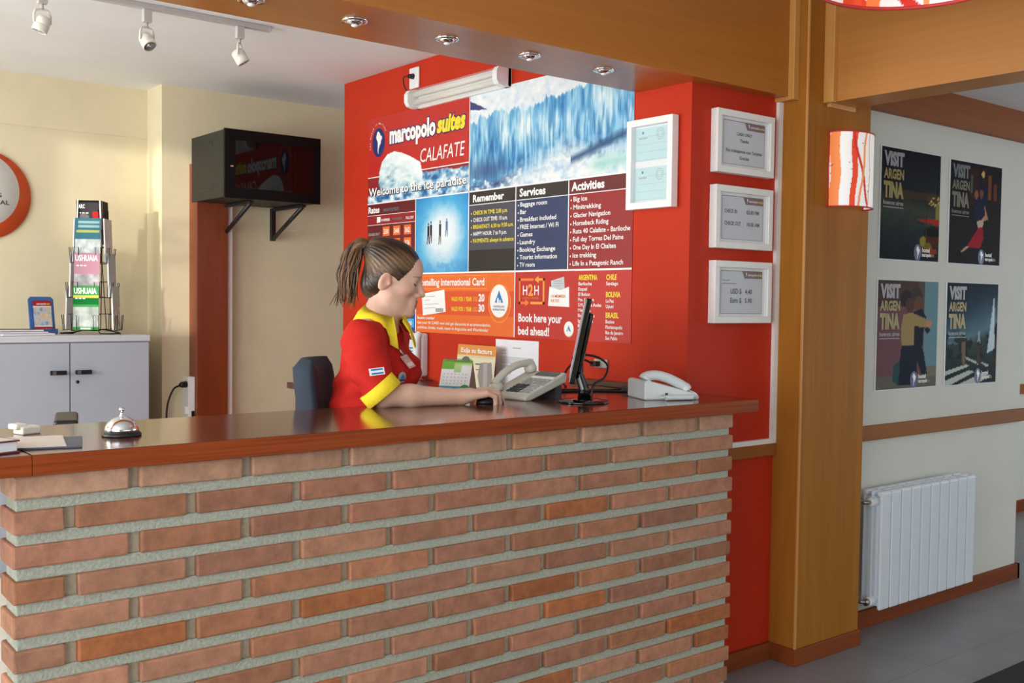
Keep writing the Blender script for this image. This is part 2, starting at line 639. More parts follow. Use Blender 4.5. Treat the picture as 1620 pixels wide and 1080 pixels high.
# left wall with two window openings
def wall_with_openings(axis, pos, thick, a0, a1, openings, mat):
    """axis 0: wall plane x = pos running in y; axis 1: plane y = pos running in x"""
    mbw = MB()

    def bx(p0, p1, z0, z1):
        if axis == 0:
            mbw.box((pos - thick, p0, z0), (pos, p1, z1), mat)
        else:
            mbw.box((p0, pos - thick, z0), (p1, pos, z1), mat)
    cur = a0
    for p0, p1, z0, z1 in openings:
        bx(cur, p0, 0, ZC)
        bx(p0, p1, 0, z0)
        bx(p0, p1, z1, ZC)
        cur = p1
    bx(cur, a1, 0, ZC)
    return mbw


struct('wall_left', wall_with_openings(0, -2.2, 0.15, -4.4, 6.6, [(-1.9, 2.5, 0.5, 2.6), (3.2, 5.9, 1.50, 2.70)], M['cream']), 'cream wall with windows on the left')
struct('wall_front', wall_with_openings(1, -4.0, 0.15, -2.3, 9.5, [(-0.3, 6.7, 0.3, 2.6)], M['white_wall']), 'street wall with the glazed entrance')
struct('wall_right', wall_with_openings(0, 9.4, 0.15, -4.4, 7.0, [(-1.0, 2.2, 0.5, 2.3)], M['white_wall']), 'far right hall wall')
for k, (y0, y1, z0, z1) in enumerate([(-1.9, 2.5, 0.5, 2.6), (3.2, 5.9, 1.50, 2.70)], 1):
    mb = MB()
    for yy in (y0 + 0.03, (y0 * 2 + y1) / 3, (y0 + 2 * y1) / 3, y1 - 0.03):
        mb.box((-2.29, yy - 0.03, z0), (-2.23, yy + 0.03, z1), M['white_paint'])
    for zz in (z0 + 0.03, z1 - 0.03):
        mb.box((-2.288, y0, zz - 0.03), (-2.232, y1, zz + 0.03), M['white_paint'])
    struct('window_%d' % k, mb, 'white framed window in the left wall')

# unseen blank walls added outside to keep the low sun off the hall windows
mb = MB().box((-6.3, -12.0, 0.0), (-6.0, 1.30, 5.5), M['cream']).box((-6.0, -9.3, 0.0), (12.0, -9.0, 6.5), M['cream'])
struct('wall_street', mb, 'house walls across the street outside the windows')
mb = MB().box((-8.0, -12.0, -0.12), (12.0, -4.4, -0.02), M['mat_street']).box((-8.0, -4.4, -0.12), (-2.6, 9.0, -0.02), M['mat_street'])
struct('floor_street', mb, 'street paving outside the windows')
# red wall block that carries the mural (left face) and the small notices (front face)
mb = MB().box((3.037, 2.72, 0), (3.62, 5.41, ZC - 0.002), M['red'])
struct('wall_mural', mb, 'red painted wall block with mural and framed notices')
# white wall at right
mb = MB().box((3.9, 2.72, 0), (5.755, 2.92, 2.66), M['white_wall'])
struct('wall_gallery', mb, 'off-white wall with four posters and the radiator')
mb = MB().box((3.6, 3.6, 0), (9.4, 3.75, ZC - 0.003), M['white_wall'])
struct('wall_passage', mb, 'white wall at the end of the passage')

# skirtings
mb = MB().box((3.037, 2.702, 0), (3.58, 2.722, 0.072), M['skirting'])
struct('baseboard_mural', mb)
mb = MB().box((4.03, 2.70, 0), (5.775, 2.722, 0.082), M['skirting']).box((5.755, 2.70, 0), (5.775, 2.925, 0.082), M['skirting'])
struct('baseboard_gallery', mb)
mb = MB().box((3.6, 3.582, 0), (9.4, 3.602, 0.085), M['skirting'])
struct('baseboard_passage', mb)

# column with skirting and pale corner strip
mb = MB().box((3.583, 2.587, 0.0), (4.037, 2.93, ZC - 0.001), M['column'])
mb.box((3.579, 2.583, 0.07), (3.587, 2.591, ZC - 0.002), M['edge_strip'])
mb.box((3.571, 2.575, 0), (4.045, 2.9, 0.07), M['skirting'], 0.003)
struct('trim_1', mb, 'square honey wood column')
# beam over the counter
mb = MB().box((-2.3, 2.655, 2.35), (3.585, 3.011, ZC - 0.001), M['beam'])
struct('trim_2', mb, 'honey wood beam over the counter with recessed lights')
mb = MB().box((3.545, 2.628, 2.335), (3.582, 2.735, ZC - 0.002), M['edge_strip'], 0.003)
struct('trim_3', mb, 'pale end strip where the beam meets the column')
# beam running toward the hall
mb = MB().box((3.715, -3.9, 2.336), (3.90, 2.586, ZC - 0.003), M['beam_y'])
struct('trim_4', mb, 'honey wood beam running from the column over the hall')
mb = MB().box((3.690, 2.540, 2.332), (3.716, 2.588, ZC - 0.004), M['edge_strip'], 0.003)
mb.box((3.716, 2.57, 2.318), (3.90, 2.588, 2.337), M['edge_strip'], 0.003)
struct('trim_5', mb, 'pale strip round the beam end on the column')
# crown board on white wall
mb = MB().box((3.9, 2.68, 2.39), (5.78, 2.721, 2.546), M['crown'])
struct('trim_6', mb, 'dark wood board along the top of the poster wall')
# rails
mb = MB().box((4.03, 2.695, 0.876), (5.80, 2.721, 0.944), M['rail'], 0.004)
struct('trim_7', mb, 'brown wood rail on the poster wall')
mb = MB().box((3.037, 2.698, 0.868), (3.585, 2.721, 0.918), M['rail'], 0.004)
struct('trim_8', mb, 'brown wood rail on the red wall')
mb = MB().box((3.556, 2.704, 0.918), (3.5825, 2.721, 2.352), M['white_paint']).box((3.037, 2.704, 0.918), (3.556, 2.721, 0.938), M['white_paint'])
struct('trim_9', mb, 'white strip framing the red wall')
mb = MB().box((3.6, 3.575, 0.87), (9.4, 3.601, 0.94), M['rail'], 0.004)
struct('trim_10', mb, 'brown wood rail at the end of the passage')

# russet wood post by the box, with white jamb strip
mb = MB().box((2.395, 6.03, 0), (2.592, 6.152, 2.30), M['post'], 0.004)
struct('trim_11', mb, 'russet wood post on the back wall under the black box')
mb = MB().box((2.592, 6.06, 0), (2.632, 6.152, 2.2), M['white_paint'], 0.003)
struct('trim_12', mb, 'white strip beside the russet post')

# dark mat
# unseen white curtains added at the left window to narrow the sun patch
for k_, (y0, y1) in enumerate([(3.15, 3.80), (4.45, 5.95)]):
    mbq = MB()
    nfold = int((y1 - y0) / 0.05)
    pts = [(-2.17 + 0.018 * math.sin(i * PI / 2), y0 + (y1 - y0) * i / (nfold * 4)) for i in range(nfold * 4 + 1)]
    vs = [(a, b_, 2.74) for a, b_ in pts] + [(a, b_, 0.05) for a, b_ in pts]
    n_ = len(pts)
    mbq.add(vs, [(i, i + 1, n_ + i + 1, n_ + i) for i in range(n_ - 1)], M['white'], True)
    tag(part('curtain', mbq), ['narrow white curtain at the street end of the left window', 'wide white curtain at the far end of the left window'][k_], 'curtain')
mb = MB().box((2.6, 1.25, 0.0005), (5.2, 2.028, 0.012), plain('dark_mat', (44, 38, 42), 0.9, var=0.2, scale=300, bump=0.4), 0.004)
tag(part('floor_mat', mb), 'dark mat on the grey floor in front of the poster wall', 'mat')

# ------------------------------------------------------------------ brick counter
HC = 1.15
counter = thing('reception_counter', 'brick reception counter with a varnished mahogany top', 'counter', (1.8, 2.5, 0))
CO = (1.8, 2.5, 0)
BX0, BX1, BY = 0.553, 2.985, 2.440
COURSE, BH, PITCH, BL = 0.0777, 0.0515, 0.2815, 0.2545
pal0 = [(176, 122, 98), (168, 114, 90), (182, 130, 106), (172, 116, 86), (164, 112, 92), (184, 134, 108), (178, 118, 84), (166, 116, 98)]
mb = MB()
pal = [tuple(0.55 * v + 0.45 * w for v, w in zip(c, (178, 124, 96))) for c in pal0]
z_top = 1.1005
k = 0
while z_top - k * COURSE > 0.0:
    z1 = z_top - k * COURSE
    z0 = max(0.0, z1 - BH)
    x = BX0 if k % 2 == 0 else BX0 - 0.1435
    while x < BX1 - 0.01:
        a, c = max(x, BX0), min(x + BL, BX1)
        if BX1 - c < 0.07:
            c = BX1
        if c - a > 0.03:
            base = np.array(random.choice(pal)) * random.uniform(0.93, 1.06)
            if random.random() < 0.10:
                base = np.array((178, 110, 70)) * random.uniform(0.9, 1.05)
            if k == 0:
                base = base * 0.5 + np.array((196, 162, 138)) * 0.5
            dy = random.uniform(-0.002, 0.002)
            a2 = a + random.uniform(-0.002, 0.002) if a > BX0 else a + random.uniform(0, 0.003)
            c2 = c + random.uniform(-0.002, 0.002) if c < BX1 else c - random.uniform(0, 0.006)
            if z1 - z0 > 0.02:
                mb.box((a2, BY + dy, z0 + random.uniform(-0.001, 0.001)), (c2, BY + 0.12, z1 + random.uniform(-0.001, 0.001)),
                       M['brick'], 0.005, 2, Euler((0, random.uniform(-0.004, 0.004), 0)), lin(base / 255.0).tolist(), 0.0006)
        x += PITCH if c < BX1 else 9
    k += 1
part('brick_facing', mb, counter, origin=CO)
mb = MB().box((BX0 + 0.020, BY + 0.019, 0.0), (BX1 - 0.020, BY + 0.108, 1.104), M['joint'])
k = 0
while z_top - k * COURSE - BH > 0.0:
    zz1 = z_top - k * COURSE - BH + 0.0015
    zz0 = max(0.0, zz1 - (COURSE - BH) - 0.003)
    mb.box((BX0 + 0.010, BY + 0.0095, zz0), (BX1 - 0.016, BY + 0.10, zz1), M['mortar'], 0.003)
    k += 1
part('mortar_core', mb, counter, origin=CO)
# top slab in L shape
mb = MB().prism([(0.590, 2.418), (3.09, 2.418), (3.09, 2.71), (3.032, 2.71), (3.032, 3.36), (2.14, 3.36), (2.14, 2.95), (0.590, 2.95)], (0, 0, 1.1045), X, Y, 0.0455, M['counter_top'])
part('countertop', mb, counter, origin=CO)
mb = MB().box((0.590, 2.414, 1.1043), (3.091, 2.420, 1.1488), M['counter_edge'], 0.001).box((3.0885, 2.42, 1.1043), (3.0925, 2.70, 1.1488), M['counter_edge'], 0.001)
part('front_edge', mb, counter, origin=CO)
mb = MB().box((-0.35, 2.420, 1.1045), (0.5888, 2.95, 1.1495), M['counter_top'], 0.003).box((-0.35, 2.414, 1.1043), (0.5888, 2.421, 1.1486), M['counter_edge'], 0.001)
fl = part('lift_up_flap', mb, counter, origin=CO)
for hx in (2.62, 2.86):
    part('hinge', MB().tube([(0.588, hx - 0.03, 1.1), (0.588, hx + 0.03, 1.1)], 0.006, M['steel'], 8), fl, origin=CO)
mb = MB().box((-0.35, 2.45, 0), (-0.25, 2.93, 1.1045), M['counter_edge'])
part('flap_support', mb, counter, origin=CO)
# low desk behind, along the mural wall
dk = thing('desk', 'low dark wood desk behind the counter against the mural wall', 'desk', (2.7, 4.0, 0))
part('desktop', MB().box((2.35, 3.38, 1.05), (3.034, 4.75, 1.08), M['desk'], 0.003), dk, origin=(2.7, 4.0, 0))
for yy in (3.42, 4.70):
    part('side_panel', MB().box((2.38, yy - 0.015, 0), (3.03, yy + 0.015, 1.05), M['desk']), dk, origin=(2.7, 4.0, 0))
# cable ledge along the wall on the counter
mb = MB().box((2.985, 2.80, 1.15), (3.034, 3.34, 1.172), M['desk'], 0.002)
tag(part('cable_trunking', mb), 'dark wood cable ledge on the counter against the red wall', 'trunking')

# ------------------------------------------------------------------ things on the counter, left end
# desk bell
bx, by = 0.853, 2.635
bell = thing('desk_bell', 'chrome desk bell with a black base on the counter', 'bell', (bx, by, HC))
part('base', MB().lathe([(0.0, 0.0), (0.046, 0.0), (0.048, 0.003), (0.046, 0.007), (0.040, 0.013), (0.0, 0.014)], M['black'], 40), bell)
dome = [(0.041 * math.cos(a), 0.013 + 0.036 * math.sin(a)) for a in [i * PI / 2 / 14 for i in range(15)]]
dome = [(0.0395, 0.012)] + dome[:-1] + [(0.006, 0.0492)]
part('dome', MB().lathe(dome, M['chrome'], 48), bell)
part('plunger', MB().lathe([(0.0055, 0.048), (0.0055, 0.052), (0.0035, 0.054), (0.0035, 0.060), (0.0062, 0.063), (0.0068, 0.067), (0.0045, 0.0715), (0.0, 0.0725)], M['chrome'], 20), bell)

# white box with lid (calculator roll box), book, pad
e = thing('card_box', 'small cream white box on the counter, left of the bell', 'box', (0.672, 2.80, HC), 0.35)
part('body', MB().box((-0.026, -0.021, 0), (0.026, 0.021, 0.020), M['lamp_white'], 0.004), e)
part('lid', MB().box((-0.036, -0.010, 0.0125), (-0.006, 0.028, 0.027), M['lamp_white'], 0.004), e)
book = thing('book', 'thick book with maroon cover edge at the left end of the counter', 'book', (0.475, 2.535, HC), 0.30)
part('page_block', MB().box((-0.078, -0.085, 0.003), (0.077, 0.085, 0.025), M['paper'], 0.002), book)
part('cover', MB().box((-0.08, -0.09, 0), (0.08, 0.09, 0.003), M['p_maroon']).box((-0.08, -0.09, 0.025), (0.08, 0.09, 0.028), M['p_maroon'])
     .box((-0.074, -0.084, 0.028), (0.074, 0.084, 0.0284), M['cream_paper']), book)
fo = thing('folder', 'slate grey folder lying on the counter in front of the bell', 'folder', (0.655, 2.585, HC), -0.28)
part('cover', MB().box((-0.085, -0.092, 0), (0.085, 0.092, 0.004), M['slate'], 0.0015), fo)
e = part('paper_sheet', MB().box((-0.075, -0.10, 0), (0.072, 0.10, 0.0012), M['cream_paper']), None, (0.632, 2.60, HC + 0.0043), (0, 0, -0.22))
tag(e, 'cream sheet of paper lying on the slate folder', 'paper')

# ------------------------------------------------------------------ beige desk phone (facing the clerk)
def coil(a, b, r, turns, n=10):
    a, b = Vector(a), Vector(b)
    d = (b - a)
    t = d.normalized()
    x = t.orthogonal().normalized()
    y = t.cross(x)
    N = turns * n
    return [a + d * i / N + (x * math.cos(2 * PI * i / n) + y * math.sin(2 * PI * i / n)) * r for i in range(N + 1)]


def desk_phone(name, label, loc, rz, plastic, L, W, z_front, z_back, keys_dark, lcd):
    """local x runs from the low front edge to the tall back, +y is the handset side"""
    t = thing(name, label, 'telephone', loc, rz)
    prof = [(-L / 2, 0.0), (L / 2 if not lcd else -L / 2 + 0.03, 0.0)] + ([(L / 2 - 0.008, z_back - 0.036)] if lcd else []) + [(L / 2, z_back - 0.006), (L / 2 - 0.012, z_back), (-L / 2 + 0.012, z_front), (-L / 2, z_front - 0.008)]
    mb = MB().prism(prof, (0, W / 2, 0), (1, 0, 0), (0, 0, 1), W, plastic)
    bo = part('body', mb, t)
    bv = bo.modifiers.new('bevel', 'BEVEL')
    bv.width, bv.segments, bv.limit_method, bv.angle_limit = 0.007, 3, 'ANGLE', 0.4
    sl = Vector((L - 0.024, 0, z_back - z_front)).normalized()
    nrm = Vector((-sl.z, 0, sl.x))
    o0 = Vector((-L / 2 + 0.012, 0, z_front))
    span = (L - 0.024) / sl.x

    def top(s, y, h=0.0):
        return o0 + sl * (s * span) + Vector((0, y, 0)) + nrm * h

    def slab(s0, s1, y0, y1, h, mat, mbx, b=0.001):
        mid = top((s0 + s1) / 2, (y0 + y1) / 2, h / 2)
        dx, dy = (s1 - s0) * span / 2, (y1 - y0) / 2
        m_ = MB().box((-dx, -dy, -h / 2), (dx, dy, h / 2), mat, b)
        R = Matrix(((sl.x, 0, nrm.x), (0, 1, 0), (sl.z, 0, nrm.z)))
        mbx.add([R @ Vector(v) + mid for v in m_.V], m_.F, mat)
    return t, top, slab, sl, nrm, span


t, top, slab, sl, nrm, span = desk_phone('desk_phone', 'beige office phone with keypad and display beside the clerk\'s hand', (2.390, 2.903, HC), 0.12, M['cream_phone'], 0.222, 0.190, 0.020, 0.092, True, True)
mb = MB()
slab(0.80, 0.95, -0.08, 0.02, 0.004, M['lcd'], mb)
part('display', mb, t, label='dark display window')
mb = MB()
slab(0.04, 0.40, -0.090, 0.030, 0.0015, M['white_phone'], mb)
part('keypad_plate', mb, t)
mb = MB()
for i in range(4):
    for j in range(3):
        slab(0.06 + 0.085 * i, 0.125 + 0.085 * i, -0.034 + 0.021 * j, -0.018 + 0.021 * j, 0.006, M['key_dark'], mb, 0.0015)
part('number_keys', mb, t, label='dark grey number keys')
mb = MB()
for i in range(4):
    for j in range(2):
        slab(0.06 + 0.085 * i, 0.115 + 0.085 * i, -0.086 + 0.025 * j, -0.066 + 0.025 * j, 0.005, M['key_grey'], mb, 0.0015)
for i in range(2):
    for j in range(5):
        slab(0.44 + 0.12 * i, 0.53 + 0.12 * i, -0.088 + 0.023 * j, -0.070 + 0.023 * j, 0.004, M['key_grey'], mb, 0.001)
slab(0.70, 0.75, -0.088, 0.02, 0.003, M['t_white'], mb)
part('function_keys', mb, t)
hp = [top(0.02, 0.066, 0.030), top(0.14, 0.066, 0.040), top(0.32, 0.066, 0.050), top(0.5, 0.066, 0.053), top(0.68, 0.066, 0.050), top(0.86, 0.066, 0.040), top(0.98, 0.066, 0.030)]
mb = MB().tube(spline(hp, 5), [0.019] * 4 + [0.0165] * 23 + [0.019] * 4, M['cream_phone'], 12, flat=0.8)
for s in (0.06, 0.94):
    c = top(s, 0.066, 0.015)
    mb.lathe([(0.0, -0.012), (0.022, -0.012), (0.024, 0.0), (0.020, 0.016), (0.0, 0.020)], M['cream_phone'], 20, Matrix.Translation(c) @ Matrix(((sl.x, 0, nrm.x, 0), (0, 1, 0, 0), (sl.z, 0, nrm.z, 0), (0, 0, 0, 1))))
part('handset', mb, t)
mb = MB().prism([(0.062, 0.0), (0.095, 0.0), (0.095, 0.049), (0.062, 0.040)], (0, 0.08, 0), (1, 0, 0), (0, 0, 1), 0.16, M['key_dark'])
part('prop_stand', mb, t)

# ------------------------------------------------------------------ white phone at the right end
t, top, slab, sl, nrm, span = desk_phone('desk_phone', 'white telephone with a coiled cord at the right end of the counter', (2.815, 2.635, HC), PI - 0.40, M['white_phone'], 0.215, 0.165, 0.022, 0.072, False, False)
mb = MB()
for i in range(4):
    for j in range(3):
        slab(0.10 + 0.10 * i, 0.165 + 0.10 * i, -0.060 + 0.026 * j, -0.042 + 0.026 * j, 0.005, M['key_grey'], mb, 0.0015)
part('number_keys', mb, t)
mb = MB()
slab(0.06, 0.60, -0.072, 0.018, 0.0015, plain('rose_grey_plate', (196, 176, 170), 0.5), mb)
part('keypad_plate', mb, t, label='rosy grey keypad plate')
hp = [top(0.16, 0.054, 0.004), top(0.22, 0.054, 0.014), top(0.42, 0.054, 0.023), top(0.62, 0.054, 0.028), top(0.82, 0.054, 0.026), top(0.97, 0.054, 0.014), top(1.0, 0.054, 0.000)]
mb = MB().tube(spline(hp, 5), [0.022, 0.024, 0.0245, 0.024, 0.023] + [0.020] * 21 + [0.023, 0.025, 0.026, 0.025, 0.023], M['white_phone'], 14, flat=0.9)
part('handset', mb, t)
pc = coil((-0.075, 0.098, 0.0105), (0.035, 0.104, 0.0105), 0.0078, 26, 8)
mb = MB().tube(pc, 0.0024, M['white_phone'], 5)
mb.tube(spline([pc[0], (-0.09, 0.098, 0.012), (-0.092, 0.085, 0.022), top(0.13, 0.06, 0.006)], 6), 0.0024, M['white_phone'], 6)
mb.tube(spline([pc[-1], (0.05, 0.104, 0.011), (0.048, 0.09, 0.018), (0.035, 0.082, 0.022)], 6), 0.0024, M['white_phone'], 6)
part('coiled_cord', mb, t)
mb = MB().box((0.018, 0.0825, 0.016), (0.028, 0.085, 0.026), M['key_dark'])
part('cord_socket', mb, t)

# ------------------------------------------------------------------ monitor seen edge-on
mrot = math.atan2(0.74, 0.67)                      # local x = width of the panel, -y... the screen looks along +y
mon = thing('monitor', 'slim black computer monitor turned edge-on on the counter', 'monitor', (2.445, 2.665, HC), mrot)
part('base', MB().lathe([(0.0, 0.0), (0.088, 0.0), (0.092, 0.003), (0.086, 0.008), (0.03, 0.013), (0.0, 0.014)], M['black_gloss'], 40), mon)
tilt = Matrix.Rotation(-0.0, 4, 'X')
PT = Matrix.Translation((0, 0.045, 0.082)) @ Matrix.Rotation(math.radians(11.0), 4, 'X')
mb = MB()
mb.T = PT
mb.box((-0.225, -0.014, 0.0), (0.225, 0.006, 0.285), M['black_gloss'], 0.004)
mb.box((-0.16, -0.030, 0.03), (0.16, -0.012, 0.24), M['black_gloss'], 0.008)
part('panel', mb, mon)
mb = MB()
mb.T = PT
mb.box((-0.212, 0.0055, 0.016), (0.212, 0.0068, 0.272), plain('dim_lcd_screen', (150, 160, 170), 0.25, var=0.1, scale=6, emit=0.5))
part('screen', mb, mon)
mb = MB()
mb.tube([(0, -0.004, 0.010), (0, -0.002, 0.05), (0, 0.016, 0.10), (0, 0.022, 0.16)], [0.024, 0.018, 0.016, 0.020], M['black_gloss'], 12, flat=0.6)
part('stand', mb, mon)
mb = MB().tube(spline([(0.03, -0.002, 0.165), (0.05, -0.05, 0.155), (0.085, -0.085, 0.125), (0.06, -0.075, 0.085), (0.01, -0.035, 0.06), (0.0, -0.03, 0.015)], 8), 0.004, M['cord'], 8)
part('cable', mb, mon)

# wall outlet behind the monitor with plug and cables
wo = thing('wall_outlet', 'small pale outlet with a plug on the red wall behind the monitor', 'outlet', (3.036, 3.195, 1.240))
part('plate', MB().box((-0.010, -0.04, -0.018), (0, 0.04, 0.018), M['key_grey'], 0.003), wo)
part('plug', MB().box((-0.040, 0.0, -0.012), (-0.009, 0.035, 0.010), M['black'], 0.004)
     .tube(spline([(-0.04, 0.018, 0), (-0.10, 0.03, 0.02), (-0.16, 0.04, -0.02), (-0.20, 0.02, -0.07), (-0.22, -0.02, -0.088)], 8), 0.0045, M['cord'], 8), wo)
mb = MB()
mb.tube(spline([(2.62, 3.00, 1.154), (2.74, 2.97, 1.154), (2.83, 2.90, 1.154), (2.90, 2.84, 1.155), (2.95, 2.76, 1.154)], 8), 0.004, M['cord'], 8)
mb.tube(spline([(2.60, 3.06, 1.154), (2.72, 3.05, 1.154), (2.84, 2.96, 1.154), (2.93, 2.93, 1.155), (2.96, 2.80, 1.154)], 8), 0.0035, M['cord'], 8)
mb.box((2.86, 2.86, 1.150), (2.93, 2.90, 1.172), M['black'], 0.004)
tag(part('cables', mb), 'black cables and adapter lying on the counter by the red wall', 'cable')

# keyboard in front of the clerk (mostly hidden) and mouse
ms = thing('computer_mouse', 'black computer mouse under the clerk\'s right hand', 'mouse', (2.146, 2.806, HC), -0.25)
mb = MB()
prof = []
nu, nv = 14, 8
vs, fs = [], []
for i in range(nv + 1):
    ph = PI / 2 * i / nv
    for j in range(nu * 2):
        th = 2 * PI * j / (nu * 2)
        vs.append((0.052 * math.cos(th) * math.cos(ph) ** 0.7, 0.030 * math.sin(th) * math.cos(ph) ** 0.7, 0.030 * math.sin(ph)))
n2 = nu * 2
for i in range(nv):
    for j in range(n2):
        fs.append((i * n2 + j, i * n2 + (j + 1) % n2, (i + 1) * n2 + (j + 1) % n2, (i + 1) * n2 + j))
fs.append(tuple(range(n2))[::-1])
mb.add(vs, fs, M['black'], True)
part('body', mb, ms)
part('wheel', MB().tube([(0.028, -0.004, 0.026), (0.028, 0.004, 0.026)], 0.006, M['key_dark'], 12), ms)

# desk calendar, tent shaped
cal_rot = math.atan2(-0.103, 0.065)
cl = thing('desk_calendar', 'green and white tent calendar standing behind the clerk\'s forearm', 'calendar', (2.335, 3.262, HC), cal_rot)
cv = Canvas(70, 76, (248, 250, 250))
cv.rect(0, 0, 1, 0.09, (120, 176, 60)).rect(0, 0.09, 0.42, 0.30, (118, 186, 60)).rect(0.42, 0.09, 1, 0.14, (170, 214, 120))
cv.rect(0.42, 0.14, 0.66, 0.40, (186, 222, 150)).rect(0.66, 0.14, 1.0, 0.2, (226, 240, 214))
for i in range(7):
    for j in range(4):
        cv.rect(0.10 + i * 0.12, 0.44 + j * 0.10, 0.14 + i * 0.12, 0.465 + j * 0.10, (168, 176, 180), 0.8)
cv.rect(0, 0.83, 1, 1, (60, 176, 200)).ell(0.18, 0.98, 0.2, 0.10, (40, 110, 190)).ell(0.5, 0.98, 0.16, 0.12, (46, 140, 210)).ell(0.85, 0.9, 0.16, 0.13, (40, 160, 90)).ell(0.70, 1.0, 0.16, 0.08, (60, 190, 160))
lean = 0.045
vfront = Vector((0, lean, 0.119)).normalized()
mb = MB().canvas(cv, (-0.062, -0.0455, 0.001), X, vfront, 0.124, 0.1265, M['print'])
part('front_page', mb, cl)
mb = MB().prism([(-0.045, 0), (0.045, 0), (0.0, 0.1195)], (-0.0615, 0, 0), Y, Z, 0.123, plain('calendar_card', (176, 168, 156), 0.7))
part('card_stand', mb, cl)
mb = MB()
for i in range(16):
    mb.tube([(-0.054 + i * 0.0072 + 0.0, 0.006 * math.cos(a), 0.119 + 0.006 * math.sin(a)) for a in [k_ * PI / 4 for k_ in range(8)]], 0.0009, M['steel'], 4, closed=True)
part('spiral_binding', mb, cl)

# leaflet against the wall
lf = thing('invoice_leaflet', 'orange and cream printed leaflet leaning on the red wall behind the calendar', 'leaflet', (2.99, 4.005, 1.08), -PI / 2)
cv = Canvas(90, 90, (226, 220, 190))
cv.rect(0, 0, 1, 0.24, (226, 150, 70)).rect(0, 0.24, 1, 0.30, (222, 206, 160))
cv.rect(0, 0, 0.015, 1, (240, 140, 60)).rect(0.985, 0, 1, 0.6, (240, 140, 60))
cv.ell(0.25, 0.38, 0.11, 0.10, (96, 110, 106)).ell(0.25, 0.45, 0.14, 0.05, (140, 150, 130))
cv.poly([(0.62, 0.40), (0.9, 0.38), (0.96, 0.7), (0.88, 1.0), (0.66, 1.0), (0.58, 0.7)], (150, 142, 138)).poly([(0.70, 0.42), (0.80, 0.40), (0.84, 0.95), (0.74, 0.98)], (176, 170, 168))
cv.rect(0.5, 0.42, 0.62, 0.45, (110, 106, 96)).rect(0.52, 0.56, 0.6, 0.58, (120, 112, 100))
mb = MB().canvas(cv, (-0.155, -0.032, 0.0), X, Vector((0, 0.10, 1)).normalized(), 0.31, 0.206, M['print'])
mb.text('Exija su factura', (-0.155, -0.033, 0.0), X, Vector((0, 0.10, 1)).normalized(), 0.03, 0.168, 0.022, M['t_white'], 0.25, bold=0.02)
part('sheet', mb, lf)

# sheet of paper taped to the wall
nt_ = thing('notice_sheet', 'white typed sheet of paper taped on the red wall above the beige phone', 'notice', (3.0365, 3.772, 1.106), -PI / 2)
mb = MB().box((-0.16, -0.0015, 0), (0.16, 0, 0.211), M['paper'])
part('sheet', mb, nt_)
mb = MB()
o = (0, -0.0018, 0)
mb.box((-0.03, -0.0019, 0.172), (0.03, -0.0017, 0.1755), M['ink_pale'])
rows = [(0.163, 0.04), (0.157, 0.045), (0.150, 0.045), (0.143, 0.05)]
for zz, w in rows:
    mb.box((-0.125, -0.0019, zz), (-0.125 + w, -0.0017, zz + 0.002), M['ink_pale'])
for i in range(6):
    mb.box((-0.125, -0.0019, 0.128 - i * 0.0056), (0.125 - (0.13 if i == 5 else 0), -0.0017, 0.130 - i * 0.0056), M['ink_pale'])
for i in range(8):
    mb.box((-0.125, -0.0019, 0.088 - i * 0.0056), (-0.125 + random.uniform(0.04, 0.11), -0.0017, 0.0896 - i * 0.0056), M['ink_pale'])
part('typing', mb, nt_, label='pale grey typed lines')

# wall telephone
wp = thing('wall_phone', 'white keypad wall phone on the red wall behind the clerk\'s chest', 'telephone', (3.036, 4.60, 1.10), -PI / 2)
part('body', MB().box((-0.135, -0.045, 0), (0.095, 0, 0.225), M['white_phone'], 0.012, 3), wp)
mb = MB().box((-0.115, -0.0475, 0.045), (0.03, -0.044, 0.15), plain('teal_grey_panel', (92, 122, 126), 0.5), 0.001)
part('key_panel', mb, wp)
mb = MB()
for i in range(6):
    for j in range(5):
        mb.box((-0.106 + j * 0.027, -0.051, 0.052 + i * 0.016), (-0.087 + j * 0.027, -0.046, 0.062 + i * 0.016), M['white'], 0.001)
part('keys', mb, wp)
part('maker_plate', MB().box((-0.03, -0.0465, 0.19), (0.03, -0.0445, 0.212), M['ink']), wp)
mb = MB().tube(spline([(0.075, -0.045, 0.22), (0.078, -0.062, 0.20), (0.080, -0.066, 0.11), (0.078, -0.062, 0.015), (0.075, -0.045, -0.005)], 6), 0.02, M['white_phone'], 10)
part('handset', mb, wp)
mb = MB().tube(spline([(0.07, -0.03, 0.0), (0.10, -0.03, -0.01), (0.16, -0.02, -0.015)], 6), 0.003, M['cord'], 6)
part('cord', mb, wp)

# ------------------------------------------------------------------ the mural on the red wall
MX, MY0 = 3.037, 5.13                               # wall plane; the mural's left edge; u runs toward -y
mur = thing('wall_mural_print', 'large printed mural with glacier photo, house rules and price panels on the red wall', 'mural', (MX, MY0, 1.33), -PI / 2)
# local frame of the mural: x = along the print, -y = out of the wall, z up from its bottom edge (z 1.33)
Z0 = 1.33
U = Vector((1, 0, 0))


def mo(h):
    return Vector((0, -h, 0))


def rect(mb, u0, u1, z0, z1, mat, h):
    mb.flat([(u0, z0 - Z0), (u1, z0 - Z0), (u1, z1 - Z0), (u0, z1 - Z0)], mo(h), U, Z, mat)


def tx(mb, s, u, z, h, mat, width=None, align='L', bold=0.02, slant=0.0, lift=0.0042):
    mb.text(s, mo(lift), U, Z, u, z - Z0, h, mat, width, align, bold, slant)


mb = MB().box((0, -0.002, 0), (2.105, 0, 1.18), M['p_red'])
part('backing_sheet', mb, mur)
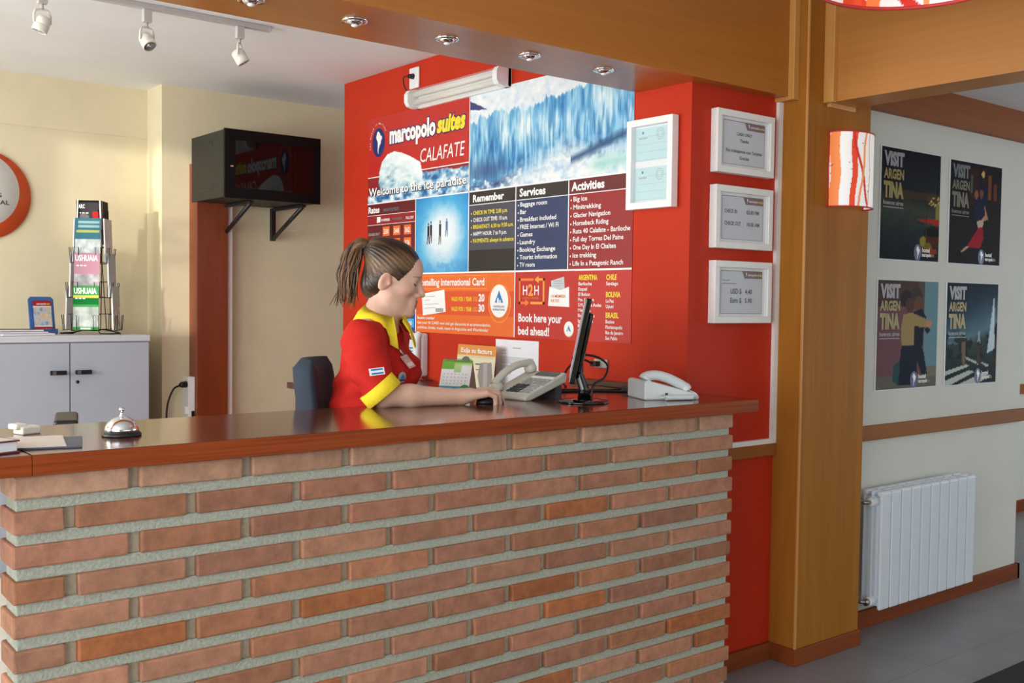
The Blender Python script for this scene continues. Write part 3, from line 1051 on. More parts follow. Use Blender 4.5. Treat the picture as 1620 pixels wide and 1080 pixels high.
# south america outline used in the house emblem
SAM = [(-.28, .92), (-.05, 1.0), (.25, .82), (.35, .66), (.72, .48), (.70, .28), (.52, .12), (.46, -.10), (.24, -.26), (.10, -.48), (.02, -.62), (-.04, -.90), (.06, -1.0), (-.10, -.98), (-.20, -.75), (-.16, -.30), (-.18, .05), (-.42, .30), (-.52, .50), (-.42, .66)]


def emblem(mb, u, z, r, o, Uv, Vv, ring, land):
    mb.flat([(u + r * 0.82 * math.cos(a), z + r * math.sin(a)) for a in [k * 2 * PI / 32 for k in range(32)]], o, Uv, Vv, ring)
    o2 = Vector(o) + Vector(Uv).cross(Vector(Vv)) * 0.0007
    mb.flat([(u + a * r * 0.62, z + b * r * 0.78) for a, b in SAM], o2, Uv, Vv, land)


# title panel
mb = MB()
rect(mb, 0.0, 0.968, 2.183, 2.508, M['p_red'], 0.0025)
rect(mb, 0.0, 0.968, 2.178, 2.183, M['t_white'], 0.0028)
emblem(mb, 0.112, 2.370 - Z0, 0.080, mo(0.0032), U, Z, M['t_navy'], M['t_white'])
ring = 'THE WORLD IS WAITING'
for i, ch in enumerate(ring):
    a = math.radians(196 - i * 8.4)
    if ch != ' ':
        c = Vector((0.112 + 0.084 * math.cos(a), 0, 2.370 - Z0 + 0.100 * math.sin(a)))
        tu = Vector((math.sin(a), 0, -math.cos(a)))
        tv = Vector((math.cos(a), 0, math.sin(a)))
        mb.text(ch, c + mo(0.0036), tu, tv, 0, 0, 0.009, M['t_white'], None, 'C', 0.02)
for lift, bold, mt in ((0.0034, 0.095, M['t_navy']), (0.0042, 0.050, M['t_white'])):
    tx(mb, 'marcopolo', 0.228 - (0.006 if bold > 0.06 else 0), 2.354, 0.088, mt, 0.445 + (0.012 if bold > 0.06 else 0), bold=bold, lift=lift)
for lift, bold, mt in ((0.0034, 0.095, M['t_navy']), (0.0042, 0.050, M['t_yellow'])):
    tx(mb, 'suites', 0.684 - (0.006 if bold > 0.06 else 0), 2.358, 0.084, mt, 0.245 + (0.012 if bold > 0.06 else 0), bold=bold, lift=lift, slant=0.16)
tx(mb, 'CALAFATE', 0.528, 2.219, 0.072, M['t_white'], 0.395, slant=0.14, bold=0.0)
part('title_panel', mb, mur)
# ice strip with the welcome line
cv = Canvas(170, 26, (150, 40, 44))
n1 = cv.noise(22, 5, 3)
n2 = cv.noise(44, 6, 4)
ice = cv.ramp(np.clip(n1 * 1.7 - 0.35, 0, 1), [(0, (40, 84, 140)), (.3, (70, 130, 184)), (.55, (170, 206, 226)), (.8, (232, 244, 248)), (1, (250, 252, 254))])
edge = 0.30 - 0.35 * (cv.noise(14, 2, 9, 3) - 0.3)
cv.put((cv.y > edge * (0.4 + 0.9 * np.abs(cv.x - 0.62))), ice)
cv.put((cv.x < 0.13) & (cv.y < 0.62 + 0.15 * n1), (150, 36, 40))
mb = MB().canvas(cv, mo(0.003) + Z * (2.038 - Z0), U, Z, 0.968, 0.14, M['print'])
tx(mb, 'Welcome to the ice paradise', 0.016, 2.074, 0.044, M['ink'], 0.935, bold=0.05, lift=0.0046)
tx(mb, 'Welcome to the ice paradise', 0.014, 2.077, 0.044, M['t_white'], 0.935, bold=0.02, lift=0.0054)
part('ice_strip', mb, mur)
# iceberg cut-out over title panel
cv = Canvas(70, 50)
n1 = cv.noise(8, 8, 21)
cv.a = cv.ramp(np.clip(0.2 + cv.y * 0.55 + (n1 - 0.5) * 0.9 - 0.25 * cv.x, 0, 1), [(0, (250, 254, 254)), (.45, (228, 242, 244)), (.65, (180, 212, 222)), (.85, (96, 150, 180)), (1, (40, 84, 124))])
mbc = MB().canvas(cv, mo(0.0033) + U * 0.115 + Z * (2.10 - Z0), U, Z, 0.44, 0.205, M['print'])
ip = [(0.0, 0.15), (0.02, 0.52), (0.08, 0.78), (0.2, 0.95), (0.36, 1.0), (0.55, 0.92), (0.74, 0.78), (0.95, 0.60), (1.0, 0.3), (0.98, 0.0), (0.1, 0.0)]


def inside(px, py, poly):
    c = False
    n = len(poly)
    for i in range(n):
        (x0, y0), (x1, y1) = poly[i], poly[(i + 1) % n]
        if (y0 <= py) != (y1 <= py) and px < x0 + (py - y0) / (y1 - y0) * (x1 - x0):
            c = not c
    return c


keep = []
for f in mbc.F:
    cx = sum(mbc.V[i][0] for i in f) / 4
    cz = sum(mbc.V[i][2] for i in f) / 4
    if inside((cx - 0.115) / 0.44, (cz - 2.10 + Z0) / 0.205, ip):
        keep.append(f)
mbc.F = keep
mbc.MI, mbc.SM = mbc.MI[:len(keep)], mbc.SM[:len(keep)]
part('iceberg_cutout', mbc, mur)
# glacier photograph
cv = Canvas(340, 170)
x, y = cv.x, cv.y
nf = cv.noise(46, 3, 11, 4)
nv = cv.noise(120, 4, 17, 3)
nb = cv.noise(12, 3, 12, 4)
ns = cv.noise(30, 16, 13, 5)
top_line = 0.34 - 0.24 * x + 0.16 * (cv.noise(40, 1, 14, 4) - 0.5) - 0.08 * np.exp(-((x - 0.12) / 0.14) ** 2)
wall_f = np.clip(0.22 + nf * 0.62 + (nb - 0.5) * 0.8 + (nv - 0.5) * 0.45 + 0.14 * (1 - y), 0, 1)
ice = cv.ramp(wall_f, [(0, (22, 66, 122)), (.20, (36, 96, 158)), (.36, (66, 140, 198)), (.52, (108, 178, 220)), (.68, (150, 204, 232)), (.85, (196, 226, 238)), (1, (232, 242, 244))])
crack = np.clip((0.36 - nv * nf * 1.25) * 5, 0, 1) * np.clip((y - top_line) * 3, 0, 1)
sky = cv.ramp(np.clip(ns * 1.5 - 0.2 + 0.15 * x, 0, 1), [(0, (186, 212, 232)), (.35, (222, 234, 242)), (1, (244, 246, 246))])
cv.a = sky
cv.put(np.clip((y - top_line) / 0.02, 0, 1), ice)
cv.put(crack * 0.55, (44, 104, 160))
cv.put((x < 0.12) & (np.abs(y - 0.12 - x * 0.6) < 0.045 * (1 - x / 0.13) * (0.4 + ns)), (52, 56, 116), 0.95)
# dark hollow and rubble on the left, sea spray on the right
cv.put(np.exp(-(((x - 0.12) / 0.14) ** 2 + ((y - 0.80) / 0.10) ** 2)) * 0.75, (60, 84, 128))
low = 0.86 + 0.05 * np.sin(x * 8 + 1)
cv.put(np.clip((y - low + 0.16 * (ns - 0.5)) / 0.03, 0, 1) * (x < 0.36), cv.ramp(np.clip(ns * 2.2 - 0.6, 0, 1), [(0, (44, 62, 92)), (.5, (96, 126, 164)), (.75, (170, 194, 214)), (1, (228, 236, 240))]))
spray = np.clip((y - 0.66 - 0.30 * (ns - 0.5) - 0.45 * np.abs(x - 0.55) * (x < 0.55) + 0.10 * np.exp(-((x - 0.62) / 0.12) ** 2)) / 0.20, 0, 1) * np.clip((x - 0.20) / 0.16, 0, 1)
cv.put(spray, cv.ramp(np.clip(ns * 1.1 + 0.22 * x, 0, 1), [(0, (140, 176, 216)), (.4, (184, 208, 230)), (.7, (230, 238, 240)), (1, (246, 246, 240))]))
cv.put(np.clip(1 - np.abs(y - (0.80 - 0.55 * (x - 0.70))) / (0.070 * (0.4 + ns)), 0, 1) * (x > 0.66), (46, 82, 122), 0.95)
cv.put(np.clip(1 - np.abs(y - (0.90 - 0.16 * (x - 0.8))) / 0.10, 0, 1) * np.clip((x - 0.74) / 0.08, 0, 1), (158, 214, 204), 0.8)
mb = MB().canvas(cv, mo(0.003) + U * 0.974 + Z * (2.034 - Z0), U, Z, 1.129, 0.476, M['print'])
part('glacier_photo', mb, mur)
# white dividing lines
mb = MB()
for u0, u1, z0, z1 in [(0, 2.105, 2.030, 2.037), (0, 2.105, 1.634, 1.642), (0.968, 0.974, 1.64, 2.51), (0.492, 0.498, 1.64, 2.03), (1.338, 1.344, 1.64, 2.03), (1.708, 1.714, 1.64, 2.03), (0.500, 0.507, 1.33, 1.634), (1.338, 1.345, 1.33, 1.634)]:
    rect(mb, u0, u1, z0, z1, M['t_white'], 0.0046)
part('dividing_lines', mb, mur)
# rates panel
mb = MB()
rect(mb, 0, 0.494, 1.64, 2.03, M['p_maroon'], 0.003)
rect(mb, 0, 0.494, 1.915, 1.968, M['p_dred'], 0.0034)
rect(mb, 0, 0.494, 1.966, 1.9685, M['t_white'], 0.0038)
rect(mb, 0, 0.494, 1.913, 1.9155, M['t_white'], 0.0038)
tx(mb, 'Rates', 0.010, 1.982, 0.034, M['t_white'], 0.118, bold=0.035)
tx(mb, '(ARGENTINE PESOS)', 0.165, 1.984, 0.017, M['t_grey'], 0.165)
mb.flat([(0.100, 1.925 - Z0), (0.138, 1.927 - Z0), (0.140, 1.956 - Z0), (0.102, 1.958 - Z0)], mo(0.004), U, Z, M['t_white'])
tx(mb, 'HI MEMBER', 0.148, 1.931, 0.014, M['t_white'], 0.09)
tx(mb, 'NON MEMBER', 0.265, 1.931, 0.014, M['t_grey'], 0.10)
tx(mb, 'FULL DAY', 0.400, 1.931, 0.014, M['t_white'], 0.075)
prices = [('DOUBLE MAT', ('330', '348', '362')), ('SINGLE', ('290', '310', '326')), ('TRIPLE', ('390', '410', '432')), ('QUAD', ('440', '460', '488'))]
for i, (nm, ps) in enumerate(prices):
    zz = 1.855 - i * 0.068
    tx(mb, nm, 0.012, zz, 0.015, M['key_grey'], 0.022 * len(nm) * 0.55)
    rect(mb, 0.0, 0.494, zz - 0.014, zz - 0.012, M['p_dred'], 0.0036)
    for j, p in enumerate(ps):
        u0 = 0.163 + j * 0.108
        rect(mb, u0, u0 + 0.072, zz - 0.006, zz + 0.046, M['p_orange'], 0.0036)
        tx(mb, p, u0 + 0.036, zz + 0.006, 0.026, M['t_white'], 0.048, 'C')
part('rates_panel', mb, mur)
# ice cave photograph
cv = Canvas(200, 164)
x, y = cv.x, cv.y
ns = cv.noise(10, 10, 31)
d = np.sqrt(((x - 0.52) / 0.42) ** 2 + ((y - 0.50) / 0.42) ** 2) + 0.25 * (ns - 0.5)
cv.a = cv.ramp(np.clip(d, 0, 1.6), [(0, (244, 248, 250)), (.55, (226, 238, 246)), (.80, (160, 210, 236)), (1.05, (82, 176, 226)), (1.6, (44, 140, 206))])
cv.put(np.clip((y - 0.62) / 0.2, 0, 1) * np.clip(1.4 - d, 0, 1), cv.ramp(np.clip(ns * 1.4 - 0.2, 0, 1), [(0, (150, 196, 226)), (.5, (214, 232, 242)), (1, (250, 252, 252))]), 0.8)
cv.put(np.clip((y - 0.80) / 0.1, 0, 1) * (ns > 0.5), (88, 160, 212), 0.6)
for px_, py_, s_, c_ in ((0.25, 0.48, 1.0, (38, 26, 48)), (0.30, 0.47, 1.05, (60, 24, 36)), (0.475, 0.48, 1.12, (28, 40, 58)), (0.60, 0.42, 0.82, (74, 120, 160))):
    cv.ell(px_, py_ - 0.125 * s_, 0.012, 0.020 * s_, c_).poly([(px_ - .018, py_ - .10 * s_), (px_ + .018, py_ - .10 * s_), (px_ + .018, py_ + .02), (px_ - .018, py_ + .02)], c_)
    cv.poly([(px_ - .018, py_), (px_ + .002, py_), (px_ - .016, py_ + .14 * s_), (px_ - .030, py_ + .14 * s_)], c_).poly([(px_ - .002, py_), (px_ + .018, py_), (px_ + .022, py_ + .14 * s_), (px_ + .010, py_ + .14 * s_)], c_)
mb = MB().canvas(cv, mo(0.003) + U * 0.498 + Z * (1.642 - Z0), U, Z, 0.47, 0.389, M['print'])
part('ice_cave_photo', mb, mur)
# remember panel
mb = MB()
rect(mb, 0.974, 1.338, 1.745, 1.967, M['p_slate'], 0.003)
rect(mb, 0.974, 1.338, 1.642, 1.746, M['p_black'], 0.0032)
rect(mb, 0.974, 1.338, 1.967, 2.030, M['p_head'], 0.003)
rect(mb, 0.974, 1.338, 1.965, 1.9685, M['t_white'], 0.0038)
tx(mb, 'Remember', 1.004, 1.981, 0.034, M['t_white'], 0.248, bold=0.035)
for i, (s, mt, w) in enumerate([('CHECK IN TIME: 2.00 p.m.', 't_yellow', 0.272), ('CHECK OUT TIME: 10 a.m.', 't_white', 0.272), ('BREAKFAST: 6:30 to 9:30 a.m.', 't_yellow', 0.318), ('HAPPY HOUR: 7 to 9 p.m.', 't_white', 0.268), ('PAYMENTS: always in advance', 't_yellow', 0.320)]):
    zz = 1.918 - i * 0.034
    tx(mb, s, 1.008, zz, 0.019, M[mt], w, bold=0.018)
    rect(mb, 0.990, 0.997, zz + 0.003, zz + 0.010, M[mt], 0.0042)
part('remember_panel', mb, mur)
# services panel
mb = MB()
rect(mb, 1.344, 1.708, 1.642, 1.967, M['p_navy'], 0.003)
rect(mb, 1.344, 1.708, 1.967, 2.030, M['p_head'], 0.003)
rect(mb, 1.344, 1.708, 1.965, 1.9685, M['t_white'], 0.0038)
tx(mb, 'Services', 1.368, 1.983, 0.035, M['t_white'], 0.186, bold=0.035)
for i, (s, w) in enumerate([('Baggage room', .192), ('Bar', .045), ('Breakfast included', .255), ('FREE Internet / Wi Fi', .272), ('Games', .092), ('Laundry', .112), ('Booking Exchange', .252), ('Tourist information', .264), ('TV room', .110)]):
    zz = 1.936 - i * 0.0348
    tx(mb, s, 1.374, zz, 0.0205, M['t_white'], w, bold=0.018)
    rect(mb, 1.357, 1.364, zz + 0.003, zz + 0.010, M['t_white'], 0.0042)
part('services_panel', mb, mur)
# activities panel
mb = MB()
rect(mb, 1.714, 2.105, 1.642, 2.030, M['p_dred'], 0.003)
rect(mb, 1.714, 2.105, 1.967, 2.030, M['p_maroon'], 0.0033)
rect(mb, 1.714, 2.105, 1.965, 1.9685, M['t_white'], 0.0038)
tx(mb, 'Activities', 1.728, 1.982, 0.036, M['t_white'], 0.208, bold=0.035)
for i, (s, w) in enumerate([('Big ice', .088), ('Minitrekking', .175), ('Glacier Navigation', .232), ('Horseback Riding', .222), ('Ruta 40 Calafate - Bariloche', .352), ('Full day Torres Del Paine', .312), ('One Day In El Chalten', .268), ('Ice trekking', .150), ('Life In a Patagonic Ranch', .312)]):
    zz = 1.935 - i * 0.0348
    tx(mb, s, 1.742, zz, 0.0205, M['t_white'], w, bold=0.018)
    rect(mb, 1.724, 1.731, zz + 0.003, zz + 0.010, M['t_white'], 0.0042)
part('activities_panel', mb, mur)
# blue panel behind the clerk
mb = MB()
rect(mb, 0, 0.500, 1.33, 1.634, M['p_blue'], 0.003)
rect(mb, 0.40, 0.485, 1.352, 1.398, M['p_sky'], 0.0035)
tx(mb, '140', 0.442, 1.364, 0.022, M['t_white'], 0.05, 'C')
rect(mb, 0.26, 0.345, 1.352, 1.398, M['p_sky'], 0.0035)
part('blue_panel', mb, mur)
# orange membership panel
mb = MB()
rect(mb, 0.507, 1.338, 1.33, 1.634, M['p_orange'], 0.003)
rect(mb, 0.507, 1.338, 1.425, 1.545, M['p_dorange'], 0.0033)
tx(mb, 'Hostelling International Card', 0.520, 1.574, 0.036, M['t_white'], 0.585, bold=0.022)
for a, b_, c, d_ in ((0.512, 1.120, 1.621, 1.6235), (0.512, 1.120, 1.556, 1.5585), (1.118, 1.1205, 1.556, 1.6235)):
    rect(mb, a, b_, c, d_, M['t_lorange'], 0.0038)
mb.flat([(0.572, 1.418 - Z0), (0.780, 1.440 - Z0), (0.766, 1.553 - Z0), (0.558, 1.531 - Z0)], mo(0.0037), U, Z, M['t_white'])
for i, w in enumerate((0.10, 0.05, 0.13, 0.10)):
    mb.flat([(0.585, 1.515 - i * .02 - Z0), (0.585 + w, 1.519 - i * .02 - Z0), (0.585 + w, 1.521 - i * .02 - Z0), (0.585, 1.517 - i * .02 - Z0)], mo(0.0042), U, Z, M['ink_pale'])
for i in range(9):
    mb.flat([(0.690 + i * .008, 1.438 - Z0), (0.694 + i * .008, 1.438 - Z0), (0.694 + i * .008, 1.458 - Z0), (0.690 + i * .008, 1.458 - Z0)], mo(0.0042), U, Z, M['ink'])
for zz, nmb in ((1.496, '20'), (1.446, '30')):
    tx(mb, 'VALID FOR 1 YEAR', 0.828, zz, 0.021, M['t_yellow'], 0.175)
    tx(mb, 'USD', 1.012, zz, 0.021, M['t_lorange'], 0.04)
    tx(mb, nmb, 1.058, zz, 0.035, M['t_white'], 0.05, bold=0.035)


def oval(mb, u, z, ru, rz, mat, h):
    mb.flat([(u + ru * math.cos(a), z - Z0 + rz * math.sin(a)) for a in [k * 2 * PI / 36 for k in range(36)]], mo(h), U, Z, mat)


oval(mb, 1.225, 1.487, 0.088, 0.092, M['t_lorange'], 0.0037)
oval(mb, 1.225, 1.487, 0.084, 0.088, M['p_orange'], 0.0040)
oval(mb, 1.223, 1.498, 0.071, 0.078, M['t_white'], 0.0044)


def hi_mark(mb, u, z, s):
    def q(p, mt, h):
        mb.flat([(u + a * s, z - Z0 + b * s) for a, b in p], mo(h), U, Z, mt)
    q([(-.9, -.55), (0, 1.1), (.9, -.55)], M['t_blue'], 0.0048)
    q([(-.42, -.55), (-.42, -.1), (-.22, .2), (0, -.1), (0, -.55)], M['t_white'], 0.0052)
    q([(.12, -.55), (.12, -.2), (.40, -.2), (.40, -.55)], M['t_white'], 0.0052)


hi_mark(mb, 1.223, 1.510, 0.036)
tx(mb, 'HOSTELLING', 1.223, 1.468, 0.009, M['t_navy'], 0.085, 'C', lift=0.0048)
tx(mb, 'INTERNATIONAL', 1.223, 1.453, 0.009, M['t_navy'], 0.095, 'C', lift=0.0048)
tx(mb, 'Become a member!', 0.520, 1.399, 0.015, M['t_white'], 0.160)
tx(mb, 'Get your HI CARD now and get discounts in accommodation,', 0.520, 1.374, 0.015, M['t_white'], 0.640, bold=0.01)
tx(mb, 'activities, drinks, meals, tours in Argentina and Worldwide!', 0.520, 1.349, 0.015, M['t_white'], 0.620, bold=0.01)
part('membership_panel', mb, mur)
# red booking panel
mb = MB()
rect(mb, 1.345, 2.105, 1.33, 1.634, M['p_red'], 0.003)
a0, a1, b0, b1, th = 1.372, 1.555, 1.486, 1.604, 0.011
for r4 in ((a0, a0 + th, b0, b1), (a0, a0 + 0.05, b0, b0 + th), (a0, a0 + 0.105, b1 - th, b1)):
    rect(mb, *r4, M['t_orange'], 0.0038)
for r4 in ((a1 - th, a1, b0, b1), (a0 + 0.085, a1, b0, b0 + th), (a0 + 0.14, a1, b1 - th, b1)):
    rect(mb, *r4, M['t_lorange'], 0.0038)
mb.flat([(a0 + 0.048, b0 - 0.010 - Z0), (a0 + 0.076, b0 + th / 2 - Z0), (a0 + 0.048, b0 + th + 0.012 - Z0)], mo(0.004), U, Z, M['t_orange'])
mb.flat([(a0 + 0.142, b1 + 0.012 - Z0), (a0 + 0.112, b1 - th / 2 - Z0), (a0 + 0.142, b1 - th - 0.012 - Z0)], mo(0.004), U, Z, M['t_lorange'])
tx(mb, 'H', 1.402, 1.528, 0.043, M['t_white'], 0.032, bold=0.01)
tx(mb, '2', 1.440, 1.526, 0.050, M['t_lorange'], 0.036, bold=0.035)
tx(mb, 'H', 1.484, 1.528, 0.043, M['t_white'], 0.032, bold=0.01)
tx(mb, 'HOSTEL 2 HOSTEL', 1.402, 1.510, 0.009, M['t_orange'], 0.114)
mb.flat([(1.600, 1.592 - Z0), (1.688, 1.610 - Z0), (1.696, 1.53 - Z0), (1.606, 1.53 - Z0)], mo(0.0038), U, Z, M['cab_top'])
mb.flat([(1.582, 1.480 - Z0), (1.726, 1.476 - Z0), (1.722, 1.566 - Z0), (1.664, 1.550 - Z0), (1.590, 1.566 - Z0)], mo(0.0043), U, Z, M['t_white'])
for i, w in enumerate((0.06, 0.07, 0.05)):
    rect(mb, 1.612, 1.612 + w, 1.590 - i * .011, 1.592 - i * .011, M['ink_pale'], 0.0042)
tx(mb, 'HI MEMBER', 1.602, 1.517, 0.013, M['t_orange'], 0.10, lift=0.0048)
tx(mb, 'RATES!', 1.602, 1.497, 0.013, M['t_orange'], 0.055, lift=0.0048)
tx(mb, 'Book here your', 1.370, 1.405, 0.037, M['t_white'], 0.308, bold=0.03)
tx(mb, 'bed ahead!', 1.370, 1.345, 0.037, M['t_white'], 0.222, bold=0.03)
oval(mb, 1.724, 1.378, 0.034, 0.036, M['t_orange'], 0.0038)
oval(mb, 1.724, 1.380, 0.031, 0.033, M['t_white'], 0.0042)
hi_mark(mb, 1.724, 1.378, 0.016)
c1 = ['Bariloche', 'Esquel', 'El Bolson', 'Pto. Madryn', 'S.M. de los Andes', 'Mendoza', 'Buenos Aires', 'Iguazu Falls', 'Rosario', 'Salta', 'Ushuaia']
w1 = [.085, .055, .075, .10, .145, .08, .105, .095, .07, .05, .07]
tx(mb, 'ARGENTINA', 1.783, 1.594, 0.022, M['t_yellow'], 0.118, bold=0.03)
for i, s in enumerate(c1):
    tx(mb, s, 1.783, 1.571 - i * 0.0228, 0.0145, M['t_white'], w1[i], bold=0.018)
for head, z, w, items in (('CHILE', 1.594, 0.062, [('Santiago', .072)]), ('BOLIVIA', 1.521, 0.086, [('La Paz', .048), ('Uyuni', .046)]), ('BRASIL', 1.434, 0.078, [('Buzios', .052), ('Florianopolis', .100), ('Rio de Janeiro', .105), ('San Pablo', .072)])):
    tx(mb, head, 1.956, z, 0.022, M['t_yellow'], w, bold=0.03)
    for i, (s, wd) in enumerate(items):
        tx(mb, s, 1.956, z - 0.023 - i * 0.0230, 0.0145, M['t_white'], wd, bold=0.018)
part('booking_panel', mb, mur)

# ------------------------------------------------------------------ framed notices
def frame_box(mb, w, h, d, border, mat):
    """box frame in local coords: x right, -y out, z up, centred"""
    for x0, x1, z0, z1 in ((-w / 2, w / 2, h / 2 - border, h / 2), (-w / 2, w / 2, -h / 2, -h / 2 + border), (-w / 2, -w / 2 + border, -h / 2 + border, h / 2 - border), (w / 2 - border, w / 2, -h / 2 + border, h / 2 - border)):
        mb.box((x0, -d, z0), (x1, 0, z1), mat, 0.0015, 1)


def notice_frame(label, loc, lines, head_rule=False):
    w, h, d, br = 0.354, 0.247, 0.036, 0.026
    t = thing('picture_frame', label, 'picture frame', loc, 0, 'white framed notices on the red wall')
    mb = MB()
    frame_box(mb, w, h, d, br, M['white_paint'])
    part('frame', mb, t)
    part('mat_board', MB().box((-w / 2 + br, -0.020, -h / 2 + br), (w / 2 - br, -0.002, h / 2 - br), M['white']), t)
    mb = MB().box((-0.128, -0.0225, -0.086), (0.128, -0.020, 0.086), plain('grey_notice_paper', (214, 218, 226), 0.6, var=0.02))
    o = (0, -0.0229, 0)
    for a, b_, c, e in ((-0.128, 0.128, 0.0835, 0.086), (-0.128, 0.128, -0.086, -0.0845), (-0.128, -0.1265, -0.086, 0.086), (0.1265, 0.128, -0.086, 0.086)):
        mb.flat([(a, c), (b_, c), (b_, e), (a, e)], o, X, Z, M['t_navy'] if False else M['p_maroon'])
    mb.flat([(0.016, 0.056), (0.128, 0.056), (0.128, 0.086), (0.000, 0.086)], (0, -0.0231, 0), X, Z, M['p_maroon'])
    o2 = (0, -0.0236, 0)
    mb.flat([(0.027 + a * 0.006, 0.071 + b_ * 0.010) for a, b_ in SAM], o2, X, Z, M['t_white'])
    mb.text('marcopolo', o2, X, Z, 0.036, 0.066, 0.010, M['t_white'], 0.056, bold=0.02)
    mb.text('suites', o2, X, Z, 0.095, 0.066, 0.010, M['t_yellow'], 0.029, bold=0.02)
    for s, x0, z0, hh, wd, al in lines:
        mb.text(s, o2, X, Z, x0, z0, hh, M['t_black'], wd, al, bold=0.022)
    if head_rule:
        for i, wd in enumerate((0.045, 0.085)):
            mb.flat([(-0.12, 0.045 - i * 0.013), (-0.12 + wd, 0.045 - i * 0.013), (-0.12 + wd, 0.049 - i * 0.013), (-0.12, 0.049 - i * 0.013)], o2, X, Z, M['ink_pale'])
    part('notice', mb, t)
    part('pane', MB().box((-w / 2 + br, -0.030, -h / 2 + br), (w / 2 - br, -0.0285, h / 2 - br), M['frame_glass']), t)
    return t


notice_frame('white framed notice reading cash only, topmost of three on the red wall', (3.325, 2.719, 2.138),
             [('CASH ONLY', 0, 0.030, 0.012, 0.098, 'C'), ('Thanks', 0, 0.004, 0.012, 0.055, 'C'), ('No trabajamos con Tarjetas', 0, -0.038, 0.013, 0.222, 'C'), ('Gracias', 0, -0.064, 0.013, 0.06, 'C')])
notice_frame('white framed notice with check in and check out times', (3.325, 2.719, 1.842),
             [('CHECK IN', -0.112, 0.018, 0.015, 0.075, 'L'), ('02.00 PM', 0.022, 0.018, 0.015, 0.078, 'L'), ('CHECK OUT', -0.112, -0.030, 0.015, 0.100, 'L'), ('10.00 AM', 0.026, -0.030, 0.015, 0.078, 'L')])
notice_frame('white framed notice with dollar and euro rates, lowest of three', (3.328, 2.719, 1.546),
             [('USD $', -0.070, -0.006, 0.020, 0.068, 'L'), ('4.40', 0.020, -0.006, 0.018, 0.044, 'L'), ('Euro $', -0.070, -0.042, 0.020, 0.068, 'L'), ('5.90', 0.020, -0.042, 0.018, 0.044, 'L')], True)

# tall frame on the mural wall with two certificates
t = thing('certificate_frame', 'tall white frame with two pale certificates, right of the glacier photo', 'picture frame', (3.0315, 2.905, 2.052), -PI / 2)
w, h, d, br = 0.250, 0.357, 0.036, 0.027
mb = MB()
frame_box(mb, w, h, d, br, M['white_paint'])
part('frame', mb, t)
part('mat_board', MB().box((-w / 2 + br, -0.010, -h / 2 + br), (w / 2 - br, -0.002, h / 2 - br), M['white']), t)
cert = plain('pale_aqua_paper', (190, 226, 228), 0.6, var=0.02)
for zc, nm in ((0.080, 'certificate'), (-0.078, 'certificate')):
    mb = MB().box((-0.096, -0.0125, zc - 0.066), (0.096, -0.010, zc + 0.066), cert)
    o = (0, -0.0130, 0)
    for dz in (-0.062, -0.03, 0.0, 0.03):
        mb.flat([(-0.09, zc + dz), (0.09, zc + dz), (0.09, zc + dz + 0.001), (-0.09, zc + dz + 0.001)], o, X, Z, M['key_grey'])
    mb.flat([(-0.058, zc + 0.042), (-0.050, zc + 0.042), (-0.050, zc + 0.052), (-0.058, zc + 0.052)], o, X, Z, M['ink'])
    mb.flat([(-0.075 + 0.001, zc + 0.022), (-0.03, zc + 0.022), (-0.03, zc + 0.028), (-0.075, zc + 0.028)], o, X, Z, M['key_grey'])
    for r in (0.022, 0.0135):
        mb.tube([(0.04 + r * 0.9 * math.cos(a), -0.0127, zc + 0.035 + r * math.sin(a)) for a in [k * PI / 10 for k in range(20)]], 0.0008, M['ink_pale'], 4, closed=True)
    part(nm, mb, t)
part('pane', MB().box((-w / 2 + br, -0.022, -h / 2 + br), (w / 2 - br, -0.0205, h / 2 - br), M['frame_glass']), t)

# ------------------------------------------------------------------ posters on the white wall
def poster(label, x0, x1, z0, z1, cv, dark):
    t = thing('travel_poster', label, 'poster', ((x0 + x1) / 2, 2.7195, (z0 + z1) / 2), 0, 'four travel posters on the white wall')
    w, h = x1 - x0, z1 - z0
    part('white_border', MB().box((-w / 2 - 0.008, -0.003, -h / 2 - 0.004), (w / 2 + 0.002, 0, h / 2 + 0.003), M['paper']), t)
    mb = MB().canvas(cv, (-w / 2, -0.0036, -h / 2), X, Z, w, h, M['print_gloss'])
    o = (-w / 2, -0.0046, -h / 2)
    g, yl = (M['t_grey2'], M['t_gold']) if not dark else (M['t_dgrey'], M['t_dgold'])
    mb.text('VISIT', o, X, Z, 0.018, h * 0.845, h * 0.115, g, 0.170, bold=0.06)
    mb.text('ARGEN', o, X, Z, 0.018, h * 0.725, h * 0.085, yl, 0.170, bold=0.04)
    mb.text('TINA', o, X, Z, 0.018, h * 0.560, h * 0.130, yl, 0.170, bold=0.06)
    mb.text('buenos aires', o, X, Z, 0.018, h * 0.490, h * 0.038, g, 0.170, bold=0.025)
    mb.flat([(0.018, h * 0.462), (0.19, h * 0.462), (0.19, h * 0.470), (0.018, h * 0.470)], o, X, Z, g)
    emblem(mb, 0.325, h * 0.075, 0.040, o, X, Z, M['t_navy'], M['t_white'])
    o3 = (-w / 2, -0.0048, -h / 2)
    mb.text('hostel', o3, X, Z, 0.365, h * 0.084, 0.020, M['t_white'], 0.068, bold=0.03)
    mb.text('marcopolo', o3, X, Z, 0.365, h * 0.042, 0.018, M['t_white'], 0.082, bold=0.03)
    mb.text('inn', o3, X, Z, 0.450, h * 0.042, 0.018, M['t_gold'], 0.024, bold=0.03)
    part('print', mb, t)


M['t_grey2'] = plain('silver_print', (150, 146, 150), 0.5, var=0.03)
M['t_dgrey'] = plain('dim_silver_print', (86, 88, 88), 0.5, var=0.03)
M['t_dgold'] = plain('dim_gold_print', (92, 82, 36), 0.5, var=0.03)
